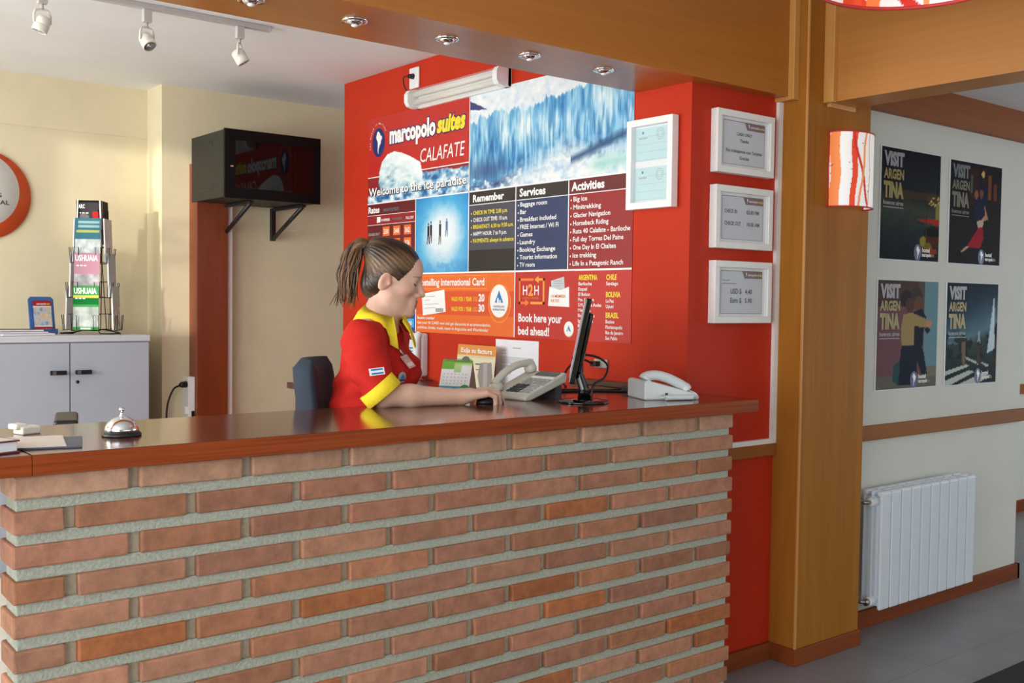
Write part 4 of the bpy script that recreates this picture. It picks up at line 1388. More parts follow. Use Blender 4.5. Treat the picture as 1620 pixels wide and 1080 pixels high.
# night harbour
cv = Canvas(80, 90)
x, y = cv.x, cv.y
ns = cv.noise(8, 10, 51)
cv.a = cv.ramp(np.clip(y + 0.15 * (ns - 0.5), 0, 1), [(0, (26, 26, 34)), (.35, (34, 38, 40)), (.44, (50, 52, 42)), (.55, (66, 72, 62)), (.72, (40, 48, 50)), (1, (18, 26, 34))])
cv.put((np.abs(y - 0.40) < 0.03) & (x > 0.3), (84, 66, 34), 0.6)
cv.rect(0.78, 0.39, 1.0, 0.46, (92, 62, 34), 0.7).rect(0.92, 0.46, 1.0, 0.64, (150, 132, 70))
cv.poly([(0.60, 0.615), (1.0, 0.595), (1.0, 0.66), (0.70, 0.635)], (176, 44, 34)).ell(0.94, 0.76, 0.18, 0.10, (84, 38, 24)).ell(0.88, 0.72, 0.15, 0.05, (24, 20, 22))
cv.ell(0.72, 0.82, 0.06, 0.05, (150, 136, 60)).ell(0.80, 0.87, 0.07, 0.05, (130, 104, 40)).rect(0.76, 0.44, 0.775, 0.82, (60, 52, 40)).rect(0.70, 0.88, 0.96, 0.92, (150, 56, 36))
for i in range(14):
    cv.ell(0.80 + 0.18 * RNG.rand(), 0.40 + 0.08 * RNG.rand(), 0.012, 0.010, (220, 190, 110))
poster('dark night harbour travel poster with a red boat, upper left of four', 4.338, 4.855, 1.719, 2.238, cv, False)
# night tango
cv = Canvas(80, 90)
ns = cv.noise(10, 8, 52)
cv.a = cv.ramp(np.clip(0.6 * cv.y + 0.5 * ns, 0, 1), [(0, (24, 26, 34)), (.5, (34, 28, 30)), (1, (30, 24, 30))])
cv.rect(0.36, 0.06, 0.55, 0.42, (66, 30, 28), 0.8).rect(0.72, 0.10, 0.79, 0.34, (150, 80, 40), 0.8).rect(0.84, 0.18, 0.90, 0.34, (132, 64, 36), 0.8).rect(0.60, 0.05, 0.72, 0.2, (44, 30, 30))
cv.ell(0.62, 0.10, 0.03, 0.03, (220, 190, 110)).rect(0.39, 0.12, 0.42, 0.30, (84, 110, 96), 0.8)
cv.poly([(0.46, 0.34), (0.70, 0.32), (0.72, 0.48), (0.66, 0.58), (0.50, 0.56), (0.46, 0.46)], (32, 34, 66)).ell(0.50, 0.31, 0.035, 0.045, (140, 96, 76)).ell(0.60, 0.29, 0.035, 0.05, (120, 76, 60)).rect(0.52, 0.21, 0.72, 0.26, (26, 30, 60))
cv.poly([(0.66, 0.40), (0.72, 0.50), (0.74, 0.54), (0.62, 0.57), (0.62, 0.54), (0.68, 0.50)], (190, 140, 112)).poly([(0.52, 0.57), (0.66, 0.54), (0.64, 0.62), (0.55, 0.64)], (206, 180, 160))
cv.poly([(0.56, 0.63), (0.64, 0.62), (0.66, 0.74), (0.60, 0.83), (0.34, 0.83), (0.46, 0.72)], (168, 26, 44)).poly([(0.34, 0.82), (0.38, 0.83), (0.24, 0.89), (0.20, 0.89)], (196, 160, 140)).rect(0.14, 0.88, 0.24, 0.92, (14, 14, 18))
poster('dark night tango travel poster with a dancer in red, upper right of four', 4.951, 5.472, 1.719, 2.234, cv, True)
# embracing dancers by day
cv = Canvas(80, 90, (112, 78, 84))
cv.rect(0, 0, 0.74, 0.24, (84, 64, 62)).rect(0, 0.24, 0.74, 1, (118, 84, 90)).rect(0.74, 0, 1, 0.84, (110, 148, 158)).rect(0.66, 0, 0.76, 0.7, (92, 84, 74)).rect(0, 0.88, 1, 1, (108, 104, 98)).rect(0.74, 0.80, 1, 0.9, (128, 122, 108))
cv.ell(0.46, 0.17, 0.10, 0.08, (56, 46, 50)).ell(0.63, 0.15, 0.09, 0.09, (66, 60, 56)).ell(0.66, 0.22, 0.07, 0.08, (104, 76, 60)).ell(0.52, 0.23, 0.07, 0.07, (92, 62, 56))
cv.poly([(0.55, 0.30), (0.72, 0.26), (0.80, 0.34), (0.84, 0.44), (0.88, 0.46), (0.82, 0.50), (0.76, 0.44), (0.74, 0.64), (0.60, 0.66)], (34, 36, 52))
cv.poly([(0.42, 0.31), (0.56, 0.30), (0.86, 0.37), (0.88, 0.42), (0.80, 0.44), (0.60, 0.42), (0.60, 0.62), (0.40, 0.62), (0.38, 0.45)], (168, 144, 98))
cv.ell(0.85, 0.40, 0.05, 0.035, (196, 140, 116))
cv.poly([(0.40, 0.60), (0.60, 0.60), (0.76, 0.64), (0.84, 0.88), (0.74, 0.88), (0.66, 0.74), (0.66, 0.97), (0.34, 0.97)], (30, 40, 56)).poly([(0.28, 0.78), (0.38, 0.74), (0.36, 0.97), (0.26, 0.92)], (46, 84, 84))
poster('travel poster of two embracing dancers on a mauve wall, lower left of four', 4.335, 4.865, 1.105, 1.620, cv, False)
# avenue with white obelisk
cv = Canvas(80, 90)
x, y = cv.x, cv.y
ns = cv.noise(10, 12, 54)
cv.a = cv.ramp(np.clip(y + 0.25 * (x - 0.5) * (y < 0.6) + 0.1 * (ns - 0.5), 0, 1), [(0, (24, 36, 50)), (.25, (44, 70, 86)), (.5, (96, 130, 144)), (.62, (58, 70, 70)), (1, (34, 44, 48))])
cv.put((y > 0.50) & (y < 0.75) & (ns > 0.5) & (x < 0.85), (34, 42, 40), 0.8)
cv.poly([(0.91, 0.14), (0.925, 0.14), (0.955, 0.66), (0.80, 0.70)], (206, 224, 232)).poly([(0.62, 0.48), (0.65, 0.48), (0.66, 0.60), (0.60, 0.60)], (160, 180, 186))
for p in ([(0, 0.86), (0.40, 0.80), (0.46, 0.82), (0, 0.90)], [(0, 0.95), (0.46, 0.86), (0.56, 0.88), (0.08, 1.0), (0, 1.0)], [(0.22, 1.0), (0.70, 0.90), (0.9, 0.93), (0.6, 1.0)], [(0.36, 0.72), (0.60, 0.78), (0.66, 0.82), (0.40, 0.75)], [(0.66, 0.78), (0.86, 0.82), (0.8, 0.84)]):
    cv.poly(p, (196, 204, 196))
cv.poly([(0.30, 0.58), (0.37, 0.58), (0.38, 0.80), (0.34, 0.82), (0.31, 0.76)], (128, 108, 92)).poly([(0.60, 0.62), (0.66, 0.62), (0.67, 0.80), (0.60, 0.80)], (84, 62, 60)).ell(0.63, 0.60, 0.025, 0.02, (60, 44, 40)).ell(1.0, 0.48, 0.06, 0.09, (20, 30, 44)).rect(0.93, 0.66, 1, 0.86, (52, 50, 46))
poster('travel poster of a city avenue with a white obelisk, lower right of four', 4.952, 5.470, 1.102, 1.620, cv, False)

# ------------------------------------------------------------------ fluorescent fixture and socket
t = thing('fluorescent_fixture', 'white wall fluorescent fixture with clear cover above the mural', 'lamp', (3.0368, 4.232, 2.545), -PI / 2)
mb = MB().box((-0.395, -0.022, -0.048), (0.395, 0, 0.048), M['white_paint'], 0.003)
part('tray', mb, t)
for s in (-1, 1):
    mb = MB().prism([(-0.048, 0.0), (0.048, 0.0), (0.048, 0.045), (0.040, 0.075), (0.020, 0.088), (-0.020, 0.088), (-0.040, 0.075), (-0.048, 0.045)], (s * 0.395 - (0.0 if s > 0 else 0.0), 0, 0), (0, 0, 1), (0, -1, 0), -0.035 * s, M['white'])
    part('end_cap', mb, t)
for zz in (-0.020, 0.020):
    part('tube', MB().tube([(-0.36, -0.045, zz), (0.36, -0.045, zz)], 0.0135, M['lamp_white'], 14), t)
prof = [(-0.046, 0.022), (-0.046, 0.045), (-0.039, 0.073), (-0.020, 0.085), (0.020, 0.085), (0.039, 0.073), (0.046, 0.045), (0.046, 0.022)]
mb = MB()
vs = [(-0.362, -b_, a) for a, b_ in prof] + [(0.362, -b_, a) for a, b_ in prof]
mb.add(vs, [(i, i + 1, 9 + i, 8 + i) for i in range(7)], M['clear'], True)
part('clear_cover', mb, t)
t = thing('wall_socket', 'white wall socket with a black plug above the fluorescent fixture', 'socket', (3.0368, 4.655, 2.668), -PI / 2)
part('plate', MB().box((-0.045, -0.012, -0.055), (0.045, 0, 0.055), M['white'], 0.010, 3), t)
part('plug', MB().tube([(-0.005, -0.012, 0.008), (-0.005, -0.040, 0.006)], [0.016, 0.011], M['black'], 12)
     .tube(spline([(-0.005, -0.04, 0.006), (-0.03, -0.055, 0.0), (-0.052, -0.035, -0.04), (-0.03, -0.022, -0.078)], 8), 0.0035, M['cord'], 8), t)

# ------------------------------------------------------------------ recessed downlights in the beam
proto = thing('recessed_downlight', 'chrome recessed downlight in the beam, nearest the left edge', 'lamp', (1.276, 2.815, 2.35), 0, 'chrome downlights under the beam')
part('ring', MB().lathe([(0.024, 0.0), (0.030, -0.006), (0.038, -0.006), (0.040, -0.002), (0.040, 0.0)], M['chrome'], 28), proto)
part('reflector', MB().lathe([(0.027, -0.001), (0.024, -0.008), (0.018, -0.013), (0.013, -0.015), (0.0, -0.0155)], M['chrome'], 24), proto)
part('bulb', MB().lathe([(0.011, -0.0145), (0.010, -0.018), (0.006, -0.020), (0.0, -0.0205)], M['t_white'], 16), proto)
for i, (xx, yy) in enumerate([(1.614, 2.815), (1.954, 2.81), (2.299, 2.806), (2.646, 2.80)]):
    dup(proto, (xx, yy, 2.35), 0, ['chrome recessed downlight in the beam, second from the left', 'chrome recessed downlight in the middle of the beam\'s row',
                                   'chrome recessed downlight in the beam, second nearest the red wall', 'chrome recessed downlight in the beam, nearest the red wall'][i])

# ------------------------------------------------------------------ track with spotlights
tr = thing('light_track', 'grey white ceiling track carrying spotlights along the counter', 'lamp track', (1.1, 4.52, ZC), 0)
part('rail', MB().box((-1.3, -0.016, -0.024), (1.03, 0.016, 0), M['track'], 0.003), tr)
part('end_cap', MB().box((1.03, -0.017, -0.025), (1.045, 0.017, 0), M['track'], 0.004), tr)


def spot(label, x, aim, swing):
    t = thing('track_spotlight', label, 'lamp', (x, 4.52, ZC - 0.024), 0, 'white spotlights on the ceiling track')
    part('adapter', MB().box((-0.018, -0.015, -0.055), (0.018, 0.015, 0), M['track'], 0.003), t)
    part('stem', MB().tube([(0, 0, -0.055), (0, 0, -0.078)], 0.006, M['track'], 12), t)
    q = Vector((aim[0], aim[1], aim[2])).normalized()
    side = Vector((math.cos(swing), math.sin(swing), 0))
    cz = Vector((0, 0, -0.132))
    mb = MB()
    mb.tube([side * -0.034 + cz, side * -0.034 + Vector((0, 0, -0.100)), side * -0.026 + Vector((0, 0, -0.080)), Vector((0, 0, -0.076)), side * 0.026 + Vector((0, 0, -0.080)), side * 0.034 + Vector((0, 0, -0.100)), side * 0.034 + cz], 0.005, M['lamp_white'], 8)
    part('yoke', mb, t)
    R = q.to_track_quat('Z', 'Y').to_matrix().to_4x4()
    T = Matrix.Translation(cz) @ R @ Matrix.Scale(0.82, 4)
    part('head', MB().lathe([(0.0, -0.036), (0.020, -0.036), (0.032, -0.030), (0.036, -0.018), (0.037, 0.004), (0.0355, 0.006), (0.0355, 0.009), (0.037, 0.011), (0.037, 0.044), (0.033, 0.046), (0.032, 0.034), (0.0, 0.032)], M['lamp_white'], 28, T), t)
    mb = MB()
    mb.lathe([(0.032, 0.042), (0.022, 0.034), (0.012, 0.030), (0.0, 0.028)], M['steel'], 24, T)
    mb.lathe([(0.0095, 0.030), (0.0095, 0.040), (0.0, 0.044)], M['t_white'], 12, T)
    part('bulb', mb, t)


spot('white track spotlight aimed left, at the picture\'s top left corner', 1.150, (-0.35, 0.1, -1), 0.2)
spot('white track spotlight showing its bulb, middle of the three', 1.573, (0.25, -0.75, -1), 0.3)
spot('white track spotlight tilted right, nearest the beam', 1.995, (0.55, -0.25, -1), 0.9)

# ------------------------------------------------------------------ printed lamp shades
def shade_canvas(W, H, seed, bands=((0.10, 0.13, 0.0, (238, 132, 70)), (0.44, 0.10, -0.05, (222, 70, 40)), (0.50, 0.035, 0.34, (206, 52, 40)), (0.60, 0.05, -0.12, (238, 132, 70)), (0.80, 0.022, 0.0, (232, 150, 90)), (0.42, 0.03, 0.02, (232, 84, 50)))):
    cv = Canvas(W, H, (240, 238, 236))
    r = np.random.RandomState(seed)
    wob = 0.012 * np.sin(cv.y * 9 + seed)
    for a, wd, sl, c in bands:
        cv.put(np.abs(cv.x - a - sl * (cv.y - 0.3) - wob) < wd * (0.75 + 0.5 * cv.y * (sl == 0.34)), c)
    for i in range(16):
        cv.ell(r.rand(), r.rand(), 0.012, 0.006, (96, 70, 80))
    cv.put((np.abs(cv.y - 0.42 + 0.12 * np.sin(cv.x * 18)) < 0.008) & (cv.x > 0.72), (196, 60, 60))
    return cv


M['shade'] = attr_mat('printed_lamp_shade', 0.6, 0.3, emit=0.38)
sc = thing('wall_sconce', 'half round printed sconce with red and orange stripes on the wood column', 'lamp', (3.865, 2.587, 2.065), 0)
cv = shade_canvas(120, 80, 3, ((0.08, 0.085, 0.0, (240, 140, 80)), (0.33, 0.05, -0.02, (228, 76, 46)), (0.38, 0.025, 0.24, (206, 56, 44)), (0.47, 0.022, -0.10, (240, 150, 90)), (0.56, 0.012, 0.0, (234, 160, 110))))
H_, W_ = cv.a.shape[:2]
vs, fs, cs = [], [], lin(np.clip(cv.a, 0, 1)).reshape(-1, 3).tolist()
for j in range(H_):
    for i in range(W_):
        a = PI - PI * i / (W_ - 1)
        vs.append((0.128 * math.cos(a), -0.095 * math.sin(a) ** 0.8 if 0 < i < W_ - 1 else 0.0, 0.155 - 0.31 * j / (H_ - 1)))
for j in range(H_ - 1):
    for i in range(W_ - 1):
        fs.append(((j + 1) * W_ + i, (j + 1) * W_ + i + 1, j * W_ + i + 1, j * W_ + i))
part('shade', MB().add(vs, fs, M['shade'], True, cs), sc)
mb = MB()
red_trim = plain('coral_red_trim', (208, 62, 58), 0.5)
for zz in (0.155, -0.155):
    mb.tube([(0.129 * math.cos(a), -0.096 * math.sin(a) ** 0.8 if 0.001 < a < PI - 0.001 else 0.0, zz) for a in [PI - PI * k / 30 for k in range(31)]], 0.0035, red_trim, 6)
for s in (-1, 1):
    mb.tube([(0.129 * s, -0.002, -0.155), (0.129 * s, -0.002, 0.155)], 0.0035, red_trim, 6)
part('trim', mb, sc)

LC, LR = (2.687, 1.596), 0.267
lp = thing('ceiling_lamp', 'round printed ceiling lamp with red rim at the top right edge', 'lamp', (LC[0], LC[1], 2.40), 0)
cv = shade_canvas(160, 40, 5)
cv.a = np.concatenate([cv.a, cv.a, cv.a], 1)
H_, W_ = cv.a.shape[:2]
cs = lin(np.clip(cv.a, 0, 1)).reshape(-1, 3).tolist()
vs, fs = [], []
for j in range(H_):
    for i in range(W_):
        a = -2 * PI * i / W_
        vs.append((LR * math.cos(a), LR * math.sin(a), 0.26 - 0.26 * j / (H_ - 1)))
for j in range(H_ - 1):
    for i in range(W_):
        fs.append(((j + 1) * W_ + i, (j + 1) * W_ + (i + 1) % W_, j * W_ + (i + 1) % W_, j * W_ + i))
part('shade', MB().add(vs, fs, M['shade'], True, cs), lp)
mb = MB()
for zz in (0.0, 0.26):
    mb.tube([(LR * math.cos(a), LR * math.sin(a), zz) for a in [k * 2 * PI / 64 for k in range(64)]], 0.006, red_trim, 8, closed=True)
part('rim', mb, lp)
mb = MB()
for k in range(3):
    a = k * 2 * PI / 3
    mb.tube([(0, 0, 0.26), (LR * math.cos(a), LR * math.sin(a), 0.26)], 0.003, M['steel'], 6)
mb.tube([(0, 0, 0.14), (0, 0, 0.355)], 0.008, M['white'], 10)
mb.lathe([(0.0, 0.355), (0.05, 0.355), (0.05, 0.335), (0.0, 0.325)], M['white'], 24)
part('hanger', mb, lp)
part('bulb', MB().lathe([(0.0, 0.06), (0.022, 0.068), (0.030, 0.09), (0.024, 0.12), (0.013, 0.14), (0.0, 0.141)], M['t_white'], 20), lp)

# ------------------------------------------------------------------ radiator
rd = thing('radiator', 'white column radiator on the white wall under the posters', 'radiator', (4.63, 2.69, 0.11), 0)
n = 10
x0, wsec = 4.195 - 4.63, 0.0845
for i in range(n):
    xa = x0 + i * wsec
    mb = MB()
    g = 0.0042
    # front plate, thin side fins, top grille bridge
    mb.box((xa + g, -0.108, 0.012), (xa + wsec - g, -0.092, 0.548), M['radiator'], 0.007, 3)
    mb.box((xa + wsec * 0.5 - 0.005, -0.095, 0.02), (xa + wsec * 0.5 + 0.005, -0.012, 0.52), M['radiator'], 0.002)
    mb.box((xa + g * 2, -0.060, 0.02), (xa + wsec - g * 2, -0.050, 0.53), M['radiator'], 0.002)
    mb.box((xa + g * 2, -0.020, 0.02), (xa + wsec - g * 2, -0.010, 0.53), M['radiator'], 0.002)
    for yy0, yy1 in ((-0.104, -0.078), (-0.066, -0.046), (-0.030, -0.008)):
        mb.box((xa + g, yy0, 0.528), (xa + wsec - g, yy1, 0.552), M['radiator'], 0.008, 3)
    mb.tube([(xa, -0.055, 0.50), (xa + wsec, -0.055, 0.50)], 0.022, M['radiator'], 14)
    mb.tube([(xa, -0.055, 0.045), (xa + wsec, -0.055, 0.045)], 0.022, M['radiator'], 14)
    part('section', mb, rd)
mb = MB().tube([(x0 + 0.002, -0.055, 0.50), (x0 - 0.012, -0.055, 0.50)], 0.021, M['white'], 16)
mb.tube([(x0 - 0.012, -0.055, 0.50), (x0 - 0.03, -0.055, 0.50), (x0 - 0.036, -0.035, 0.50), (x0 - 0.036, 0.03, 0.50)], 0.010, M['steel'], 10)
part('upper_valve', mb, rd)
mb = MB().tube([(x0 + 0.002, -0.055, 0.045), (x0 - 0.012, -0.055, 0.045)], 0.021, M['white'], 16)
mb.tube([(x0 - 0.012, -0.055, 0.045), (x0 - 0.026, -0.055, 0.045)], 0.017, M['steel'], 12)
mb.tube([(x0 - 0.018, -0.055, 0.045), (x0 - 0.035, -0.04, 0.045), (x0 - 0.038, 0.03, 0.045)], 0.009, M['steel'], 10)
part('lower_valve', mb, rd)
for xx in (x0 + 2.5 * wsec, x0 + 7.5 * wsec):
    part('wall_bracket', MB().box((xx - 0.012, -0.012, 0.47), (xx + 0.012, 0.031, 0.50), M['steel']), rd)

# ------------------------------------------------------------------ cabinet on the back wall
cb = thing('storage_cabinet', 'white two door storage cabinet against the cream back wall', 'cabinet', (1.634, 6.15, 0))
part('body', MB().box((-0.430, -0.230, 0.0), (0.430, 0.235, 1.245), M['cab'], 0.002), cb)
part('top', MB().box((-0.434, -0.256, 1.246), (0.434, 0.237, 1.282), M['cab_top'], 0.003), cb)
for s in (-1, 1):
    dr = part('door', MB().box((0.003 if s > 0 else -0.428, -0.252, 0.03), (0.428 if s > 0 else -0.003, -0.232, 1.240), M['cab'], 0.0015), cb)
    hx = 0.064 * s
    mb = MB()
    mb.box((hx - 0.045 if s < 0 else hx - 0.042, -0.283, 1.070), (hx + 0.040 if s < 0 else hx + 0.043, -0.272, 1.094), M['black'], 0.003)
    for q in (-0.032, 0.032):
        mb.box((hx + q - 0.006, -0.275, 1.074), (hx + q + 0.006, -0.251, 1.090), M['black'])
    part('handle', mb, dr)
    mb = MB().box((hx - 0.034, -0.2845, 1.072), (hx - 0.015, -0.2830, 1.092), M['steel'])
    part('handle_badge', mb, dr)
    if s > 0:
        part('lock', MB().tube([(0.038, -0.252, 1.028), (0.038, -0.256, 1.028)], 0.009, M['black'], 16), dr)

# round sign on the wall
sg = thing('round_sign', 'round white sign with a thick orange ring on the cream wall', 'sign', (1.309, 6.398, 2.055))
part('disc', MB().lathe([(0.0, 0.0), (0.249, 0.0), (0.249, 0.014), (0.0, 0.014)], plain('orange_sign_ring', (226, 88, 42), 0.45, var=0.03), 72, Matrix.Rotation(PI / 2, 4, 'X')), sg)
mb = MB().lathe([(0.0, 0.0135), (0.212, 0.0135), (0.212, 0.0165), (0.0, 0.0165)], M['white'], 72, Matrix.Translation((-0.024, 0, 0.026)) @ Matrix.Rotation(PI / 2, 4, 'X'))
part('face', mb, sg)
mb = MB()
mb.text('HOSTELLING', (0, -0.0172, 0), X, Z, 0.094, -0.010, 0.024, M['ink'], 0.24, 'R', bold=0.02)
mb.text('INTERNATIONAL', (0, -0.0172, 0), X, Z, 0.136, -0.050, 0.024, M['ink'], 0.33, 'R', bold=0.02)
hi = [(-.08, .02), (-0.02, .16), (.05, .02)]
mb.flat([(a - 0.05, b_ + 0.03) for a, b_ in hi], (0, -0.0172, 0), X, Z, M['t_blue'])
part('lettering', mb, sg)

# blue leaflet stand, magazines
ZT = 1.283
st = thing('leaflet_stand', 'small blue leaflet stand with a red banded card on the white cabinet', 'stand', (1.540, 6.09, ZT), 0.25)
blue = plain('blue_acrylic', (64, 110, 176), 0.25, var=0.04)
tv_ = Vector((0, 0.14, 1)).normalized()
mb = MB().prism([(-0.072, 0.0), (0.072, 0.0), (0.072, 0.19), (0.058, 0.205), (-0.058, 0.205), (-0.072, 0.19)], (0, -0.014, 0.004), X, tv_, -0.006, blue)
mb.box((-0.074, -0.03, 0), (0.074, 0.03, 0.006), blue, 0.002).box((-0.074, -0.034, 0.004), (0.074, -0.030, 0.03), blue)
mb.prism([(0, 0), (0.10, 0), (0.02, 0.12)], (-0.004, 0.06, 0.0), (0, -1, 0), Z, 0.008, blue)
part('holder', mb, st)
cv = Canvas(36, 50, (90, 130, 186))
nn = cv.noise(6, 6, 61)
cv.rect(0, 0, 1, 0.18, (176, 34, 40)).rect(0, 0.82, 1, 1, (176, 34, 40)).rect(0, 0.18, 1, 0.22, (236, 238, 240)).rect(0, 0.78, 1, 0.82, (236, 238, 240))
cv.put((cv.y > 0.22) & (cv.y < 0.78), cv.ramp(np.clip(nn * 1.5 - 0.2, 0, 1), [(0, (96, 140, 190)), (.5, (200, 214, 226)), (.75, (226, 196, 150)), (1, (240, 240, 240))]))
mb = MB().canvas(cv, Vector((-0.052, -0.022, 0.012)) - tv_.cross(X) * 0, X, tv_, 0.104, 0.176, M['print'])
mb.text('marcopolo', Vector((-0.052, -0.0232, 0.012)), X, tv_, 0.02, 0.153, 0.010, M['t_white'], 0.055, bold=0.03)
mb.text('inn', Vector((-0.052, -0.0232, 0.012)), X, tv_, 0.078, 0.153, 0.010, M['t_yellow'], 0.018, bold=0.03)
mb.text('marcopolo', Vector((-0.052, -0.0232, 0.012)), X, tv_, 0.02, 0.012, 0.010, M['t_white'], 0.055, bold=0.03)
mb.text('inn', Vector((-0.052, -0.0232, 0.012)), X, tv_, 0.078, 0.012, 0.010, M['t_yellow'], 0.018, bold=0.03)
part('card', mb, st)
mags = [(1.42, 6.005, 0.09, (226, 222, 226), 'white magazine at the bottom of the pile on the cabinet'), (1.39, 6.01, 0.02, (150, 100, 120), 'mauve magazine in the middle of the pile on the cabinet'), (1.375, 6.02, -0.06, (86, 70, 86), 'dark magazine on top of the pile on the cabinet')]
for i, (mx_, my_, mr, c, lb) in enumerate(mags):
    t = thing('magazine', lb, 'magazine', (mx_, my_, ZT + 0.0003 + i * 0.0105), mr, 'magazines piled on the cabinet')
    part('pages', MB().box((-0.13, -0.098, 0.001), (0.135, 0.098, 0.009), M['paper']), t)
    part('cover', MB().box((-0.136, -0.102, 0.009), (0.137, 0.102, 0.010), plain('magazine_cover', c, 0.4, var=0.2, scale=12)).box((-0.136, -0.102, 0), (0.137, 0.102, 0.001), plain('magazine_back', c, 0.4, var=0.2, scale=12)), t)

# ------------------------------------------------------------------ wire brochure rack and its brochures
RX, RY, RR = 1.815, 6.10, -0.58
rk = thing('brochure_rack', 'black wire revolving brochure rack on the white cabinet', 'rack', (RX, RY, ZT), RR)
wire = M['black_metal']
mb = MB()
mb.tube([(0, 0, 0.02), (0, 0, 0.70)], 0.007, wire, 10)
part('post', mb, rk)
mb = MB()
for s in (-1, 1):
    mb.tube([(s * 0.05, -0.07, 0.022), (s * 0.075, -0.12, 0.005), (s * 0.135, -0.12, 0.005), (s * 0.165, -0.05, 0.005), (s * 0.13, 0.06, 0.005), (s * 0.05, 0.05, 0.022)], 0.0035, wire, 6)
mb.tube([(-0.05, -0.07, 0.022), (0.05, -0.07, 0.022)], 0.0035, wire, 6).tube([(-0.05, 0.05, 0.022), (0.05, 0.05, 0.022)], 0.0035, wire, 6)
mb.tube([(0, -0.07, 0.022), (0, 0.05, 0.022)], 0.0035, wire, 6)
part('foot', mb, rk)
TIERS = [0.500, 0.400, 0.205, 0.022]
BHGT = 0.245


def side_mat(k):
    return Matrix.Rotation(k * PI / 2, 4, 'Z')


for sd in range(4):
    R = side_mat(sd)
    mb = MB()
    mb.T = R
    for tz, d0 in zip(TIERS[1:], (0.072, 0.092, 0.114)):
        mb.tube([(-0.074, -d0 + 0.03, tz + 0.005), (-0.074, -d0 - 0.026, tz + 0.0), (-0.074, -d0 - 0.034, tz + 0.085), (-0.045, -d0 - 0.034, tz + 0.085), (-0.045, -d0 - 0.030, tz + 0.003)], 0.0022, wire, 6)
        mb.tube([(0.074, -d0 + 0.03, tz + 0.005), (0.074, -d0 - 0.026, tz + 0.0), (0.074, -d0 - 0.034, tz + 0.085), (0.045, -d0 - 0.034, tz + 0.085), (0.045, -d0 - 0.030, tz + 0.003)], 0.0022, wire, 6)
        mb.tube([(-0.074, -d0 - 0.028, tz), (0.074, -d0 - 0.028, tz)], 0.0022, wire, 6)
        mb.tube([(-0.078, -d0 + 0.005, tz + 0.09), (0.078, -d0 + 0.005, tz + 0.09)], 0.0022, wire, 6)
    for xx in (-0.07, 0.07):
        mb.tube([(xx, -0.095, 0.02), (xx, -0.052, 0.70)], 0.0025, wire, 6)
    part('pocket_column', mb, rk)
COVERS = {
    (0, 0): ((66, 62, 66), (176, 44, 46), 'PARC', 'grey and red brochure in the top pocket of the wire rack'),
    (0, 1): ((62, 116, 128), (198, 206, 206), '', 'teal brochure in the second pocket of the wire rack'),
    (0, 2): ((190, 140, 156), (180, 176, 180), 'USHUAIA', 'pink brochure in the third pocket of the wire rack'),
    (0, 3): ((66, 150, 78), (176, 186, 180), 'USHUAIA', 'green brochure in the lowest pocket of the wire rack'),
}
tiername = ['top', 'second', 'third', 'lowest']
sidecol = [[(60, 52, 50), (140, 60, 60), (100, 90, 96), (86, 74, 96)], [(206, 214, 210), (220, 222, 216), (190, 206, 210), (200, 214, 196)], [(120, 100, 96), (132, 110, 104), (126, 104, 100), (120, 112, 112)]]


def brochure(sd, ti, c1, c2, word, label):
    R = Matrix.Translation((RX, RY, ZT)) @ Matrix.Rotation(RR + sd * PI / 2, 4, 'Z')
    base = R @ Vector((0, (-0.068, -0.088, -0.108, -0.130)[ti], TIERS[ti] + 0.004))
    t = thing('brochure', label, 'brochure', base, RR + sd * PI / 2, 'brochures in the wire rack')
    lean = Vector((0, 0.03, 1)).normalized()
    W2 = 0.069
    cv = Canvas(30, 54, c1)
    nn = cv.noise(5, 7, 70 + sd * 9 + ti)
    cv.put((cv.y > 0.48), cv.ramp(np.clip(nn * 1.5 - 0.2, 0, 1), [(0, tuple(0.8 * v for v in c2)), (1, tuple(min(255, 1.15 * v) for v in c2))]))
    if word == 'USHUAIA' and ti == 3:
        cv.rect(0, 0.22, 1, 0.28, (210, 204, 90)).rect(0, 0.28, 1, 0.42, (24, 110, 50)).rect(0, 0.92, 1, 1, (60, 150, 70)).rect(0.3, 0.94, 0.7, 0.98, (220, 230, 220))
    if (sd, ti) == (0, 1):
        cv.rect(0.12, 0.07, 0.92, 0.13, (186, 210, 210), 0.7).rect(0.12, 0.17, 0.92, 0.23, (186, 210, 210), 0.7).rect(0.06, 0.28, 0.94, 0.34, (206, 200, 96), 0.8)
    if word == 'PARC':
        cv.rect(0, 0, 1, 0.06, (30, 26, 28)).rect(0.65, 0.26, 1, 0.5, (186, 44, 44)).ell(0.3, 0.4, 0.2, 0.1, (120, 116, 116))
    mb = MB().canvas(cv, (-W2, -0.0035, 0.0), X, lean, 2 * W2, BHGT, M['print_gloss'])
    if word:
        mb.text(word, (-W2, -0.0045, 0), X, lean, 0.006, BHGT * 0.82, 0.032 if word == 'USHUAIA' else 0.022, M['t_white'], 0.122 if word != 'PARC' else 0.04, bold=0.03)
        for i in range(3):
            mb.flat([(0.012 + 0.02 * i, BHGT * 0.70), (0.026 + 0.02 * i, BHGT * 0.70), (0.026 + 0.02 * i, BHGT * 0.725), (0.012 + 0.02 * i, BHGT * 0.725)], (-W2, -0.0044, 0), X, lean, M['t_white'])
    part('cover', mb, t)
    part('pages', MB().prism([(-W2, 0), (W2, 0), (W2, BHGT), (-W2, BHGT)], (0, -0.0028, 0), X, lean, -0.007, M['paper']), t)


